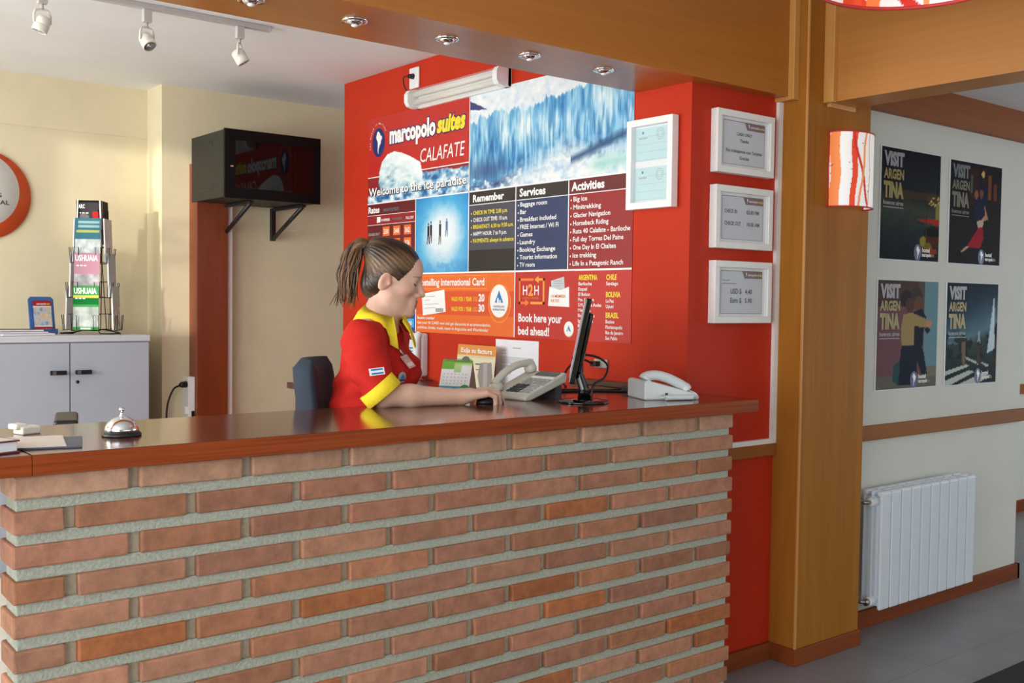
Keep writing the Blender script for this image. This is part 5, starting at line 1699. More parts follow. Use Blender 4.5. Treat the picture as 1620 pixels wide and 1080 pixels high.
for (sd, ti), (c1, c2, wd, lb) in COVERS.items():
    brochure(sd, ti, c1, c2, wd, lb)
for sd, nm in ((1, 'right'), (3, 'left')):
    for ti in range(4):
        c = sidecol[0 if (sd == 1 and ti == 0) else (1 if sd == 1 else 2)][ti]
        brochure(sd, ti, c, tuple(min(255, v + 26) for v in c), '', '%s brochure on the %s side of the wire rack, %s pocket' % ('pale' if (sd == 1 and ti) else 'brown', nm, tiername[ti]))

# ------------------------------------------------------------------ black wall box with glass door on brackets
tb = thing('media_box', 'black wall mounted box with a dark glass door, above the russet post', 'box', (2.682, 5.60, 2.065))
mb = MB()
mb.box((-0.297, 0.012, 0.0), (0.297, 0.49, 0.38), M['box_side'], 0.003)
for zz in (0.05, 0.072, 0.305, 0.327):
    mb.box((-0.2985, 0.17, zz), (-0.2965, 0.36, zz + 0.007), M['black'])
part('case', mb, tb)
mb = MB()
for x0_, x1_, z0_, z1_ in ((-0.300, 0.300, 0.324, 0.384), (-0.300, 0.300, -0.004, 0.056), (-0.300, -0.235, 0.056, 0.324), (0.248, 0.300, 0.056, 0.324)):
    mb.box((x0_, -0.006, z0_), (x1_, 0.012, z1_), M['bezel'], 0.0015)
dr = part('door', mb, tb)
part('pane', MB().box((-0.235, -0.002, 0.056), (0.248, 0.008, 0.324), M['box_glass']), dr)
part('handle', MB().box((-0.268, -0.012, 0.170), (-0.250, -0.005, 0.178), M['chrome'], 0.001), dr)
for xx in (-0.10, 0.235):
    mb = MB()
    mb.box((xx - 0.014, 0.08, -0.020), (xx + 0.014, 0.50, -0.003), M['black_metal'], 0.002)
    mb.box((xx - 0.014, 0.485, -0.205), (xx + 0.014, 0.515, -0.003), M['black_metal'], 0.002)
    mb.tube([(xx, 0.10, -0.018), (xx, 0.495, -0.195)], 0.013, M['black_metal'], 8)
    part('bracket', mb, tb)
part('wall_plate', MB().box((-0.26, 0.488, 0.02), (0.26, 0.551, 0.36), M['black_metal']), tb)

# power point by the post with plug and cord
pp = thing('outlet_trunking', 'white upright outlet trunking on the russet post', 'outlet', (2.372, 6.085, 0.55))
part('channel', MB().box((-0.018, -0.03, 0), (0.022, 0.065, 0.47), M['white'], 0.003), pp)
part('plug', MB().tube([(-0.018, 0.0, 0.425), (-0.050, 0.0, 0.423), (-0.062, 0.0, 0.418)], [0.020, 0.018, 0.010], M['black'], 12)
     .tube(spline([(-0.062, 0, 0.418), (-0.10, 0.0, 0.395), (-0.135, 0.0, 0.30), (-0.14, 0.0, 0.15), (-0.13, 0.01, -0.2)], 8), 0.006, M['cord'], 8), pp)
part('switch', MB().box((-0.034, -0.015, 0.245), (-0.017, 0.015, 0.29), M['white_paint'], 0.002), pp)
part('small_socket', MB().box((0.0, -0.034, 0.225), (0.018, -0.029, 0.265), M['black']), pp)


# ------------------------------------------------------------------ chairs
def office_chair(label, loc, rz, seat_h, back_h, arms):
    """local +x is the way the sitter faces"""
    t = thing('office_chair', label, 'chair', loc, rz)
    sh = seat_h
    mb = MB().box((-0.22, -0.23, sh - 0.07), (0.24, 0.23, sh), M['navy_cloth'], 0.03, 3)
    part('seat', mb, t)
    # curved backrest
    prof = []
    vs, fs = [], []
    nz_, ny = 12, 16
    z0, z1 = sh + 0.10, back_h
    for side in (0, 1):
        for i in range(nz_ + 1):
            f = i / nz_
            zz = z0 + (z1 - z0) * f
            hw = 0.225 * (1 - 0.10 * f) * (1 - max(0, (f - 0.82) / 0.18) ** 2.5 * 0.35)
            for j in range(ny + 1):
                g = -1 + 2 * j / ny
                th = 0.038 * (1 - abs(g) ** 6) * (1 - max(0, (f - 0.9) / 0.1) ** 2 * 0.8) + 0.006
                xx = -0.235 - 0.05 * f + 0.045 * g * g + (th if side else -th)
                vs.append((xx, hw * g, zz))
    st_ = (nz_ + 1) * (ny + 1)
    for i in range(nz_):
        for j in range(ny):
            a = i * (ny + 1) + j
            fs.append((a, a + ny + 1, a + ny + 2, a + 1))
            fs.append((st_ + a, st_ + a + 1, st_ + a + ny + 2, st_ + a + ny + 1))
    for j in range(ny):
        fs.append((j, j + 1, st_ + j + 1, st_ + j))
        a = nz_ * (ny + 1) + j
        fs.append((a + 1, a, st_ + a, st_ + a + 1))
    for i in range(nz_):
        a = i * (ny + 1)
        fs.append((a + ny + 1, a, st_ + a, st_ + a + ny + 1))
        a += ny
        fs.append((a, a + ny + 1, st_ + a + ny + 1, st_ + a))
    part('backrest', MB().add(vs, fs, M['navy_cloth'], True), t)
    mb = MB().tube(spline([(-0.10, 0, sh - 0.075), (-0.26, 0, sh - 0.07), (-0.315, 0, sh + 0.02), (-0.30, 0, sh + 0.20)], 6), 0.018, M['black'], 10, flat=1.6)
    part('back_bar', mb, t)
    part('gas_column', MB().tube([(0, 0, 0.09), (0, 0, sh * 0.62)], 0.028, M['black'], 16).tube([(0, 0, sh * 0.6), (0, 0, sh - 0.06)], 0.017, M['chrome'], 16), t)
    if seat_h > 0.6:
        mb = MB().tube([(0.20 * math.cos(a), 0.20 * math.sin(a), 0.40) for a in [k * 2 * PI / 32 for k in range(32)]], 0.011, M['chrome'], 10, closed=True)
        for k in range(3):
            a = k * 2 * PI / 3
            mb.tube([(0.02 * math.cos(a), 0.02 * math.sin(a), 0.40), (0.20 * math.cos(a), 0.20 * math.sin(a), 0.40)], 0.009, M['chrome'], 8)
        part('foot_ring', mb, t)
    mb = MB()
    for k in range(5):
        a = k * 2 * PI / 5 + 0.3
        mb.tube([(0, 0, 0.10), (0.15 * math.cos(a), 0.15 * math.sin(a), 0.095), (0.29 * math.cos(a), 0.29 * math.sin(a), 0.066)], [0.032, 0.024, 0.016], M['black'], 10)
    part('star_base', mb, t)
    for k in range(5):
        a = k * 2 * PI / 5 + 0.3
        c = Vector((0.29 * math.cos(a), 0.29 * math.sin(a), 0.029))
        tq = Vector((-math.sin(a), math.cos(a), 0))
        part('castor', MB().tube([c - tq * 0.022, c + tq * 0.022], 0.028, M['black'], 16), t)
    if arms:
        for s, ah in ((-1, sh + 0.21), (1, sh + 0.323)):
            mb = MB().tube(spline([(-0.05, s * 0.20, sh - 0.05), (-0.05, s * 0.285, sh - 0.04), (-0.03, s * 0.29, ah - 0.14), (-0.02, s * 0.285, ah - 0.02)], 5), 0.016, M['black'], 10)
            mb.box((-0.16, s * 0.285 - 0.035, ah - 0.028), (0.10, s * 0.285 + 0.035, ah), M['black'], 0.011, 3)
            part('armrest', mb, t)
    return t


office_chair('tall navy swivel chair the clerk sits on behind the counter', (1.925, 3.115, 0), math.radians(-38), 0.80, 1.292, False)
c2 = office_chair('dark swivel chair whose armrest shows above the counter near the cabinet', (1.212, 3.35, 0), math.radians(74), 0.80, 1.08, True)

# palm standing inside the left window; its fronds shade the sunlit patch on the cream wall
pl = thing('potted_palm', 'green feathery palm in a clay pot inside the left window', 'plant', (-1.45, 4.60, 0), 0)
part('pot', MB().lathe([(0.0, 0.0), (0.14, 0.0), (0.19, 0.34), (0.205, 0.34), (0.205, 0.37), (0.185, 0.37), (0.18, 0.33), (0.0, 0.32)], plain('clay_pot', (160, 90, 60), 0.8), 32), pl)
leafm = plain('palm_leaf', (70, 110, 52), 0.6, var=0.2, scale=20)
part('stem', MB().tube(spline([(0, 0, 0.3), (0.02, 0.02, 0.8), (0.0, 0.03, 1.35)], 6), [0.035 - 0.0012 * i for i in range(13)], plain('palm_stem', (110, 92, 60), 0.8), 10), pl)
for k in range(9):
    a = k * 2 * PI / 9 + 0.35
    L = 0.62 + 0.12 * ((k * 7) % 3)
    rise = 0.75 + 0.25 * ((k * 5) % 4) / 3
    pts = spline([(0, 0.03, 1.32), (0.12 * math.cos(a), 0.03 + 0.12 * math.sin(a), 1.32 + 0.40 * rise), (0.38 * L * math.cos(a), 0.03 + 0.38 * L * math.sin(a), 1.32 + 0.82 * rise), (0.85 * L * math.cos(a), 0.03 + 0.85 * L * math.sin(a), 1.32 + 0.80 * rise)], 6)
    mb = MB().tube(pts, [0.007 - 0.0003 * i for i in range(len(pts))], leafm, 6)
    for i in range(5, len(pts) - 1):
        t_ = (pts[i + 1] - pts[i]).normalized()
        sd_ = t_.cross(Z).normalized()
        for s in (-1, 1):
            q = (t_ * 0.6 + sd_ * s - Z * 0.25).normalized()
            w_ = t_ * 0.014
            tip = pts[i] + q * 0.20
            mid = pts[i] + q * 0.08
            mb.add([pts[i] - w_ * 0.4, mid - w_, tip, mid + w_, pts[i] + w_ * 0.4], [(0, 1, 2, 3, 4)], leafm)
    part('frond', mb, pl)

# ------------------------------------------------------------------ the clerk: a signed distance field turned into one skin
class SDF:
    def __init__(self, lo, hi, h):
        self.lo, self.h = np.array(lo, float), h
        self.n = np.ceil((np.array(hi) - self.lo) / h).astype(int) + 1
        self.d = np.full(self.n, 1.0, np.float32)

    def _box(self, lo, hi):
        i0 = np.clip(((np.array(lo) - self.lo) / self.h).astype(int), 0, self.n)
        i1 = np.clip(((np.array(hi) - self.lo) / self.h).astype(int) + 2, 0, self.n)
        sl = tuple(slice(a, b) for a, b in zip(i0, i1))
        g = [self.lo[k] + self.h * np.arange(i0[k], i1[k]) for k in range(3)]
        return sl, np.meshgrid(*g, indexing='ij', sparse=True)

    def apply(self, fn, lo, hi, k, op):
        pad = k + 3 * self.h
        sl, (x, y, z) = self._box(np.array(lo) - pad, np.array(hi) + pad)
        if self.d[sl].size == 0:
            return
        b = fn(x, y, z).astype(np.float32)
        a = self.d[sl]
        if op == 'add':
            if k > 0:
                hh = np.clip(0.5 + 0.5 * (a - b) / k, 0, 1)
                self.d[sl] = a * (1 - hh) + b * hh - k * hh * (1 - hh)
            else:
                self.d[sl] = np.minimum(a, b)
        else:
            if k > 0:
                hh = np.clip(0.5 - 0.5 * (a + b) / k, 0, 1)
                self.d[sl] = a * (1 - hh) - b * hh + k * hh * (1 - hh)
            else:
                self.d[sl] = np.maximum(a, -b)

    def cap(self, a, b, ra, rb, k=0.01, op='add', inflate=0.0):
        a, b = np.array(a, float), np.array(b, float)
        ra, rb = ra + inflate, rb + inflate
        r = max(ra, rb)
        ab = b - a
        L = max(ab @ ab, 1e-9)

        def fn(x, y, z):
            t = np.clip(((x - a[0]) * ab[0] + (y - a[1]) * ab[1] + (z - a[2]) * ab[2]) / L, 0, 1)
            return np.sqrt((x - a[0] - t * ab[0]) ** 2 + (y - a[1] - t * ab[1]) ** 2 + (z - a[2] - t * ab[2]) ** 2) - (ra + (rb - ra) * t)
        self.apply(fn, np.minimum(a, b) - r, np.maximum(a, b) + r, k, op)
        return self

    def ell(self, c, r, R=None, k=0.01, op='add', inflate=0.0):
        c, r = np.array(c, float), np.array(r, float) + inflate
        R = np.eye(3) if R is None else np.array(R)
        m = r.max()

        def fn(x, y, z):
            px, py, pz = x - c[0], y - c[1], z - c[2]
            q = [px * R[0, i] + py * R[1, i] + pz * R[2, i] for i in range(3)]
            k0 = np.sqrt(sum((q[i] / r[i]) ** 2 for i in range(3)))
            k1 = np.sqrt(sum((q[i] / r[i] ** 2) ** 2 for i in range(3))) + 1e-9
            return k0 * (k0 - 1) / k1
        self.apply(fn, c - m, c + m, k, op)
        return self

    def plane(self, o, n, k=0.0):
        """keeps the side the normal points away from"""
        o, n = np.array(o, float), np.array(n, float)
        n = n / np.linalg.norm(n)
        x, y, z = np.meshgrid(*[self.lo[i] + self.h * np.arange(self.n[i]) for i in range(3)], indexing='ij', sparse=True)
        self.d = np.maximum(self.d, ((x - o[0]) * n[0] + (y - o[1]) * n[1] + (z - o[2]) * n[2]).astype(np.float32))
        return self

    def mesh(self):
        d = self.d
        s = d < 0
        c = np.zeros(np.array(s.shape) - 1, np.uint8)
        offs = [(i, j, k) for i in (0, 1) for j in (0, 1) for k in (0, 1)]
        nx, ny, nz = c.shape
        for i, j, k in offs:
            c += s[i:i + nx, j:j + ny, k:k + nz]
        act = np.argwhere((c > 0) & (c < 8))
        idx = -np.ones(c.shape, np.int64)
        idx[tuple(act.T)] = np.arange(len(act))
        acc, cnt = np.zeros((len(act), 3)), np.zeros(len(act))
        vals = np.stack([d[act[:, 0] + i, act[:, 1] + j, act[:, 2] + k] for i, j, k in offs], 1)
        for p in range(8):
            for q in range(p + 1, 8):
                o1, o2 = np.array(offs[p]), np.array(offs[q])
                if np.abs(o1 - o2).sum() != 1:
                    continue
                a, b = vals[:, p], vals[:, q]
                m = (a < 0) != (b < 0)
                t = a[m] / (a[m] - b[m])
                acc[m] += o1 + (o2 - o1) * t[:, None]
                cnt[m] += 1
        V = self.lo + self.h * (act + acc / cnt[:, None])
        F = []
        for ax in range(3):
            u, w = [(1, 2), (2, 0), (0, 1)][ax]
            sh = list(s.shape)
            sl0, sl1 = [slice(1, -1)] * 3, [slice(1, -1)] * 3
            sl0[ax], sl1[ax] = slice(0, -1), slice(1, None)
            cr = s[tuple(sl0)] != s[tuple(sl1)]
            e = np.argwhere(cr)
            off = np.array([1, 1, 1])
            off[ax] = 0
            e = e + off
            inside = s[tuple(e.T)]
            du, dw = np.zeros(3, int), np.zeros(3, int)
            du[u], dw[w] = 1, 1
            q = np.stack([idx[tuple((e - du - dw).T)], idx[tuple((e - dw).T)], idx[tuple(e.T)], idx[tuple((e - du).T)]], 1)
            q[~inside] = q[~inside][:, ::-1]
            F.append(q)
        F = np.concatenate(F)
        F = F[(F >= 0).all(1)]
        return V, F


def smooth_mesh(V, F, it=2, lam=0.5):
    n = len(V)
    A = np.concatenate([F, np.roll(F, 1, 1)], 0)
    e = np.concatenate([np.stack([F[:, i], F[:, (i + 1) % 4]], 1) for i in range(4)])
    e = np.concatenate([e, e[:, ::-1]])
    cnt = np.bincount(e[:, 0], minlength=n)[:, None]
    for _ in range(it):
        for l in (lam, -lam * 1.02):
            S_ = np.stack([np.bincount(e[:, 0], weights=V[e[:, 1], i], minlength=n) for i in range(3)], 1) / np.maximum(cnt, 1)
            V = V + l * (S_ - V)
    return V


def sdf_part(name, V, F, mat, parent, origin, col=None, label=None):
    me = bpy.data.meshes.new(name)
    Vl = (V - np.array(origin)).astype(np.float32)
    me.vertices.add(len(Vl))
    me.vertices.foreach_set('co', Vl.ravel())
    me.loops.add(len(F) * 4)
    me.loops.foreach_set('vertex_index', F.ravel().astype(np.int32))
    me.polygons.add(len(F))
    me.polygons.foreach_set('loop_start', np.arange(0, len(F) * 4, 4, dtype=np.int32))
    me.polygons.foreach_set('use_smooth', np.ones(len(F), bool))
    me.materials.append(mat)
    if col is not None:
        a = me.color_attributes.new('Col', 'FLOAT_COLOR', 'POINT')
        buf = np.ones((len(V), 4), np.float32)
        buf[:, :3] = col
        a.data.foreach_set('color', buf.ravel())
    me.update(calc_edges=True)
    me.validate()
    o = bpy.data.objects.new(name, me)
    link(o, parent)
    if label:
        o['label'] = label
    return o


WO = (1.80, 3.16, 0.0)
clerk = thing('person', 'woman with a ponytail in a red and yellow polo shirt working behind the counter', 'person', WO)


def A_(*v):
    return np.array(v, float)


fw, lf_, up = A_(.67, -.742, 0), A_(.742, .67, 0), A_(0, 0, 1)        # torso: forward, left, up
fw, lf_ = fw / np.linalg.norm(fw), lf_ / np.linalg.norm(lf_)
RT = np.stack([fw, lf_, up], 1)
PEL, WST, CHE, SHO = A_(1.845, 3.15, .90), A_(1.852, 3.135, 1.09), A_(1.872, 3.110, 1.25), A_(1.870, 3.102, 1.362)
NB = A_(1.884, 3.086, 1.452)
shR, shL = SHO - lf_ * 0.155 + up * 0.0, SHO + lf_ * 0.155
elR, wrR = A_(1.765, 2.885, 1.1875), A_(2.028, 2.812, 1.1775)
elL, wrL = A_(1.995, 3.185, 1.125), A_(2.055, 3.03, 1.00)
# head frame
hy, hp_ = math.radians(-33), math.radians(11)
hf = A_(math.cos(hy) * math.cos(hp_), math.sin(hy) * math.cos(hp_), -math.sin(hp_))
hl = A_(-math.sin(hy), math.cos(hy), 0)
hu = np.cross(hf, hl)
HR = np.stack([hf, hl, hu], 1)
HO = A_(1.914, 3.088, 1.560)


def H(x, y, z):
    return HO + HR @ A_(x, y, z)


def torso(s, infl):
    s.ell(PEL, (0.125, 0.175, 0.12), RT, 0.05, inflate=infl)
    s.ell(WST, (0.100, 0.135, 0.14), RT, 0.06, inflate=infl)
    s.ell(CHE, (0.105, 0.150, 0.15), RT, 0.06, inflate=infl)
    s.ell(SHO + up * 0.0 - fw * 0.01, (0.075, 0.150, 0.062), RT, 0.05, inflate=infl)
    for q in (-1, 1):
        s.ell(CHE + lf_ * 0.070 * q + fw * 0.085 - up * 0.005, (0.052, 0.060, 0.058), RT, 0.04, inflate=infl)
    s.cap(shR, shL, 0.052, 0.052, 0.04, inflate=infl)


body = SDF((1.45, 2.66, 0.03), (2.50, 3.42, 1.76), 0.0042)
torso(body, 0.0)
for sh, el, wr in ((shR, elR, wrR), (shL, elL, wrL)):
    body.cap(sh, el, 0.046, 0.037, 0.03)
    body.cap(el, el + (wr - el) * 0.35, 0.038, 0.0365, 0.02)
    body.cap(el + (wr - el) * 0.35, wr, 0.0365, 0.0265, 0.02)
# legs on the chair
for q in (-1, 1):
    hip = PEL + lf_ * 0.09 * q - up * 0.02
    kn = hip + fw * 0.41 + lf_ * 0.03 * q - up * 0.01
    an = kn + fw * 0.03 - up * 0.40
    body.cap(hip, kn, 0.082, 0.056, 0.04)
    body.cap(kn, kn + (an - kn) * 0.4, 0.054, 0.052, 0.02)
    body.cap(kn + (an - kn) * 0.4, an, 0.052, 0.036, 0.02)
    body.cap(an - up * 0.035 - fw * 0.04, an - up * 0.05 + fw * 0.12, 0.034, 0.026, 0.02)
# neck and head
body.cap(NB - up * 0.05 - fw * 0.005, H(-0.008, 0, -0.035), 0.058, 0.050, 0.03)
body.cap(NB - up * 0.02 - fw * 0.01, SHO + lf_ * 0.10 + up * 0.02, 0.045, 0.040, 0.04)
body.cap(NB - up * 0.02 - fw * 0.01, SHO - lf_ * 0.10 + up * 0.02, 0.045, 0.040, 0.04)
body.ell(H(.002, 0, .045), (.094, .074, .086), HR, 0.03)
body.ell(H(.070, 0, .058), (.034, .050, .040), HR, 0.03)
body.ell(H(.033, 0, -.022), (.060, .058, .080), HR, 0.035)
for q in (-1, 1):
    body.cap(H(.012, .048 * q, -.050), H(.070, .014 * q, -.088), .019, .018, 0.03)
    body.ell(H(.056, .042 * q, -.014), (.030, .022, .020), HR, 0.02)
body.ell(H(.086, 0, -.090), (.019, .021, .018), HR, 0.022)
body.cap(H(.084, -.026, .032), H(.084, .026, .032), .009, .009, 0.02)
body.ell(H(.090, 0, -.054), (.018, .028, .026), HR, 0.02)
for q in (-1, 1):
    body.ell(H(.104, .034 * q, .010), (.015, .017, .010), HR, 0.014, op='sub')
    body.ell(H(.078, .033 * q, .016), (.014, .017, .010), HR, 0.008)
    body.ell(H(.078, .033 * q, .001), (.013, .016, .007), HR, 0.008)
body.cap(H(.099, 0, .024), H(.120, 0, -.020), .0090, .0112, 0.016)
for q in (-1, 1):
    body.ell(H(.106, .0115 * q, -.025), (.011, .0085, .008), HR, 0.006)
body.cap(H(.099, -.016, -.0515), H(.1045, 0, -.0495), .0045, .0052, 0.007)
body.cap(H(.1045, 0, -.0495), H(.099, .016, -.0515), .0052, .0045, 0.007)
body.cap(H(.097, -.013, -.0620), H(.1015, 0, -.0625), .0050, .006, 0.007)
body.cap(H(.1015, 0, -.0625), H(.097, .013, -.0620), .006, .0050, 0.007)
body.cap(H(.109, -.022, -.0565), H(.109, .022, -.0565), .0018, .0018, 0.003, op='sub')
for q in (-1, 1):
    RE = HR @ np.array(Matrix.Rotation(math.radians(14), 3, 'Y') @ Matrix.Rotation(math.radians(-18 * q), 3, 'Z'))
    body.ell(H(-.014, .079 * q, -.002), (.0205, .0090, .034), RE, 0.006)
    body.ell(H(-.009, .0925 * q, .002), (.0130, .0105, .0225), RE, 0.004, op='sub')
    body.ell(H(.004, .080 * q, -.006), (.005, .006, .008), RE, 0.004)


def hand(s, wr, d, side, dn, curl, palm_len=0.082):
    """d: direction of the fingers, side: towards the thumb, dn: down out of the palm"""
    d, side, dn = [v / np.linalg.norm(v) for v in (d, side, dn)]
    kn0 = wr + d * palm_len
    s.cap(wr, wr + d * 0.03, 0.0255, 0.026, 0.012)
    for q, ln in ((-0.032, .078), (-0.012, .088), (0.0095, .089), (0.030, .084)):
        s.cap(wr + side * q * 0.55 + d * 0.018, wr + d * ln + side * q - dn * (0.004 if abs(q) < .02 else 0), 0.0155, 0.0125, 0.012)
    fingers = [(0.031, .084, (.043, .028, .022), .0096), (0.0095, .089, (.047, .031, .023), .0098), (-0.0125, .087, (.044, .029, .022), .0094), (-0.0335, .077, (.035, .023, .020), .0084)]
    tips = []
    for (off, ln, segs, r), cu in zip(fingers, curl):
        p = wr + side * off + d * ln - dn * 0.003
        a = cu[0]
        for i, L in enumerate(segs):
            dd = (d * math.cos(a) + dn * math.sin(a)) + side * (off * 0.9) * (0.6 if i == 0 else 0.2)
            dd /= np.linalg.norm(dd)
            e = p + dd * L
            s.cap(p, e, r * (1.04 - 0.10 * i), r * (0.97 - 0.12 * i), 0.003)
            p = e
            if i < 2:
                a += cu[i + 1]
        tips.append((p, dd, r))
    t0 = wr + side * 0.020 + d * 0.022 + dn * 0.006
    t1 = t0 + d * 0.034 + side * 0.026 + dn * 0.008
    t2 = t1 + d * 0.030 + side * 0.006 + dn * 0.004
    t3 = t2 + d * 0.022 - side * 0.003 + dn * 0.004
    s.cap(t0, t1, .0145, .0115, 0.010)
    s.cap(t1, t2, .0110, .0098, 0.003)
    s.cap(t2, t3, .0098, .0080, 0.003)
    return tips


dR = wrR * 0 + A_(.962, -.235, 0.13)
sideR = A_(.235, .962, 0)
hand(body, wrR, dR, sideR, A_(0.05, 0, -1), [(0.10, .70, .55), (0.14, .80, .60), (0.34, 1.02, .60), (0.50, 1.02, .50)])
dL = A_(.35, -.80, -0.30)
hand(body, wrL, dL, A_(-.90, -.40, 0), A_(0, -.35, -1), [(.25, .45, .35)] * 4)
V, F = body.mesh()
V = smooth_mesh(V, F, 2, 0.45)
Vh = (V - HO) @ HR
skin = lin(np.array((224, 182, 160)) / 255.)
col = np.tile(skin, (len(V), 1))


def blend(mask, c):
    global col
    m = np.clip(mask, 0, 1)[:, None]
    col = col * (1 - m) + lin(np.array(c) / 255.) * m


lip = ((Vh[:, 0] > .096) & (np.abs(Vh[:, 1]) < .021) & (Vh[:, 2] < -.0445) & (Vh[:, 2] > -.0685)).astype(float)
blend(lip * 0.8, (172, 96, 92))
cheek = np.exp(-(((Vh[:, 0] - .07) / .03) ** 2 + ((np.abs(Vh[:, 1]) - .05) / .02) ** 2 + ((Vh[:, 2] + .025) / .02) ** 2))
blend(cheek * 0.35, (206, 130, 112))
ear = np.exp(-(((Vh[:, 0] + .004) / .02) ** 2 + ((np.abs(Vh[:, 1]) - .084) / .012) ** 2 + ((Vh[:, 2]) / .032) ** 2))
blend(ear * 0.5, (214, 138, 118))
brow = ((Vh[:, 0] > .06) & (np.abs(np.abs(Vh[:, 1]) - .034) < .019) & (np.abs(Vh[:, 2] - .036 + .12 * (np.abs(Vh[:, 1]) - .034)) < .0034)).astype(float)
blend(brow * 0.55, (104, 76, 58))
lash = ((Vh[:, 0] > .06) & (np.abs(np.abs(Vh[:, 1]) - .033) < .016) & (np.abs(Vh[:, 2] - .0075) < .0024)).astype(float)
blend(lash * 0.9, (50, 36, 30))
sk = attr_mat('skin', 0.5, 0.4, noise=0.05, nscale=40, sss=0.25)
body_o = sdf_part('body', V, F, sk, clerk, WO, col)
mb = MB()
for q in (-1, 1):
    T = Matrix.Translation(H(.0755, .033 * q, .009)) @ Matrix([list(HR[i]) + [0] for i in range(3)] + [[0, 0, 0, 1]]) @ Matrix.Rotation(PI / 2, 4, 'Y')
    pr = [(0.012 * math.sin(a), -0.012 * math.cos(a)) for a in [k * PI / 12 for k in range(13)]]
    mb2 = MB().lathe([(max(r, 0), z) for r, z in pr], M['t_white'], 20, T)
    eye_o = part('eye', mb2, clerk, origin=WO)
    mb3 = MB().lathe([(0.0055, 0.0107), (0.003, 0.0119), (0.0, 0.0122)], plain('brown_iris', (60, 40, 28), 0.2), 14, T)
    part('iris', mb3, eye_o, origin=WO)

# trousers
tr_ = SDF((1.45, 2.66, 0.2), (2.50, 3.42, 1.12), 0.008)
tr_.ell(PEL, (0.125, 0.175, 0.12), RT, 0.05, inflate=0.012)
tr_.ell(WST, (0.100, 0.135, 0.14), RT, 0.06, inflate=0.010)
for q in (-1, 1):
    hip = PEL + lf_ * 0.09 * q - up * 0.02
    kn = hip + fw * 0.41 + lf_ * 0.03 * q - up * 0.01
    an = kn + fw * 0.03 - up * 0.40
    tr_.cap(hip, kn, 0.082, 0.056, 0.04, inflate=0.012)
    tr_.cap(kn, an, 0.056, 0.044, 0.02, inflate=0.014)
tr_.plane((0, 0, 1.06), (0, 0, 1))
Vt, Ft = tr_.mesh()
sdf_part('trousers', smooth_mesh(Vt, Ft, 2), Ft, plain('dark_navy_trousers', (36, 38, 52), 0.85, var=0.1, scale=60), clerk, WO)

# polo shirt
sh_ = SDF((1.50, 2.74, 0.95), (2.20, 3.42, 1.53), 0.0045)
torso(sh_, 0.012)
sh_.ell(WST + fw * 0.0, (0.106, 0.140, 0.16), RT, 0.05, inflate=0.010)
slv_dir = A_(.55, -.35, -.76)
slv_dir = slv_dir / np.linalg.norm(slv_dir)
n0_ = slv_dir
cuffR = A_(1.756, 2.893, 1.211)
sh_.cap(shR - up * 0.004 + fw * 0.006, shR * 0.45 + cuffR * 0.55 - A_(.012, 0, 0), 0.054, 0.056, 0.035, inflate=0.010)
sh_.cap(shR * 0.45 + cuffR * 0.55 - A_(.012, 0, 0), cuffR + n0_ * 0.03, 0.056, 0.050, 0.02, inflate=0.010)
cuffL = shL * 0.35 + elL * 0.65
sh_.cap(shL, cuffL, 0.056, 0.058, 0.035, inflate=0.012)
sh_.cap(cuffL, elL + (elL - shL) * 0.3, 0.052, 0.05, 0.0, op='sub')
sh_.cap(NB - up * 0.035 + fw * 0.012, NB + up * 0.12 + fw * 0.04, 0.058, 0.075, 0.01, op='sub')
# open sleeve end: cut square across, only around the right elbow
n_ = slv_dir
def cutfn(x, y, z):
    dpl = -((x - cuffR[0]) * n_[0] + (y - cuffR[1]) * n_[1] + (z - cuffR[2]) * n_[2])
    ball = np.sqrt((x - cuffR[0] - n_[0] * .05) ** 2 + (y - cuffR[1] - n_[1] * .05) ** 2 + (z - cuffR[2] - n_[2] * .05) ** 2) - 0.085
    return np.maximum(dpl, ball)
sh_.apply(cutfn, cuffR - 0.16, cuffR + 0.16, 0.0, 'sub')
sh_.plane((0, 0, 0.99), (0, 0, -1))
# folds
gx, gy, gz = np.meshgrid(*[sh_.lo[i] + sh_.h * np.arange(sh_.n[i]) for i in range(3)], indexing='ij', sparse=True)
wv = (0.0046 * np.sin(46 * (gz * 0.8 + gx * 0.9 - gy * 0.3) + 3 * np.sin(9 * gx + 7 * gy)) + 0.0032 * np.sin(80 * (gz - 0.5 * gx) + 2.5 * np.sin(14 * gy + 11 * gz)))
fold_amp = np.clip(np.abs(gz - 1.36) / 0.12, 0.35, 1.0)
sh_.d = (sh_.d + wv * fold_amp).astype(np.float32)
sh_.plane((0, 0, 0.992), (0, 0, -1))
Vs, Fs = sh_.mesh()
Vs = smooth_mesh(Vs, Fs, 2, 0.5)
shirt_m = plain('red_polo_cotton', (198, 36, 28), 0.8, var=0.05, scale=90, bump=0.05, spec=0.25)
shirt = sdf_part('polo_shirt', Vs, Fs, shirt_m, clerk, WO)
tri = np.concatenate([Fs[:, :3], Fs[:, [0, 2, 3]]])
bvh = BVHTree.FromPolygons([tuple(v) for v in Vs], [tuple(int(i) for i in t_) for t_ in tri])
yellow = plain('yellow_rib_knit', (246, 218, 52), 0.8, var=0.05, scale=120, spec=0.25)

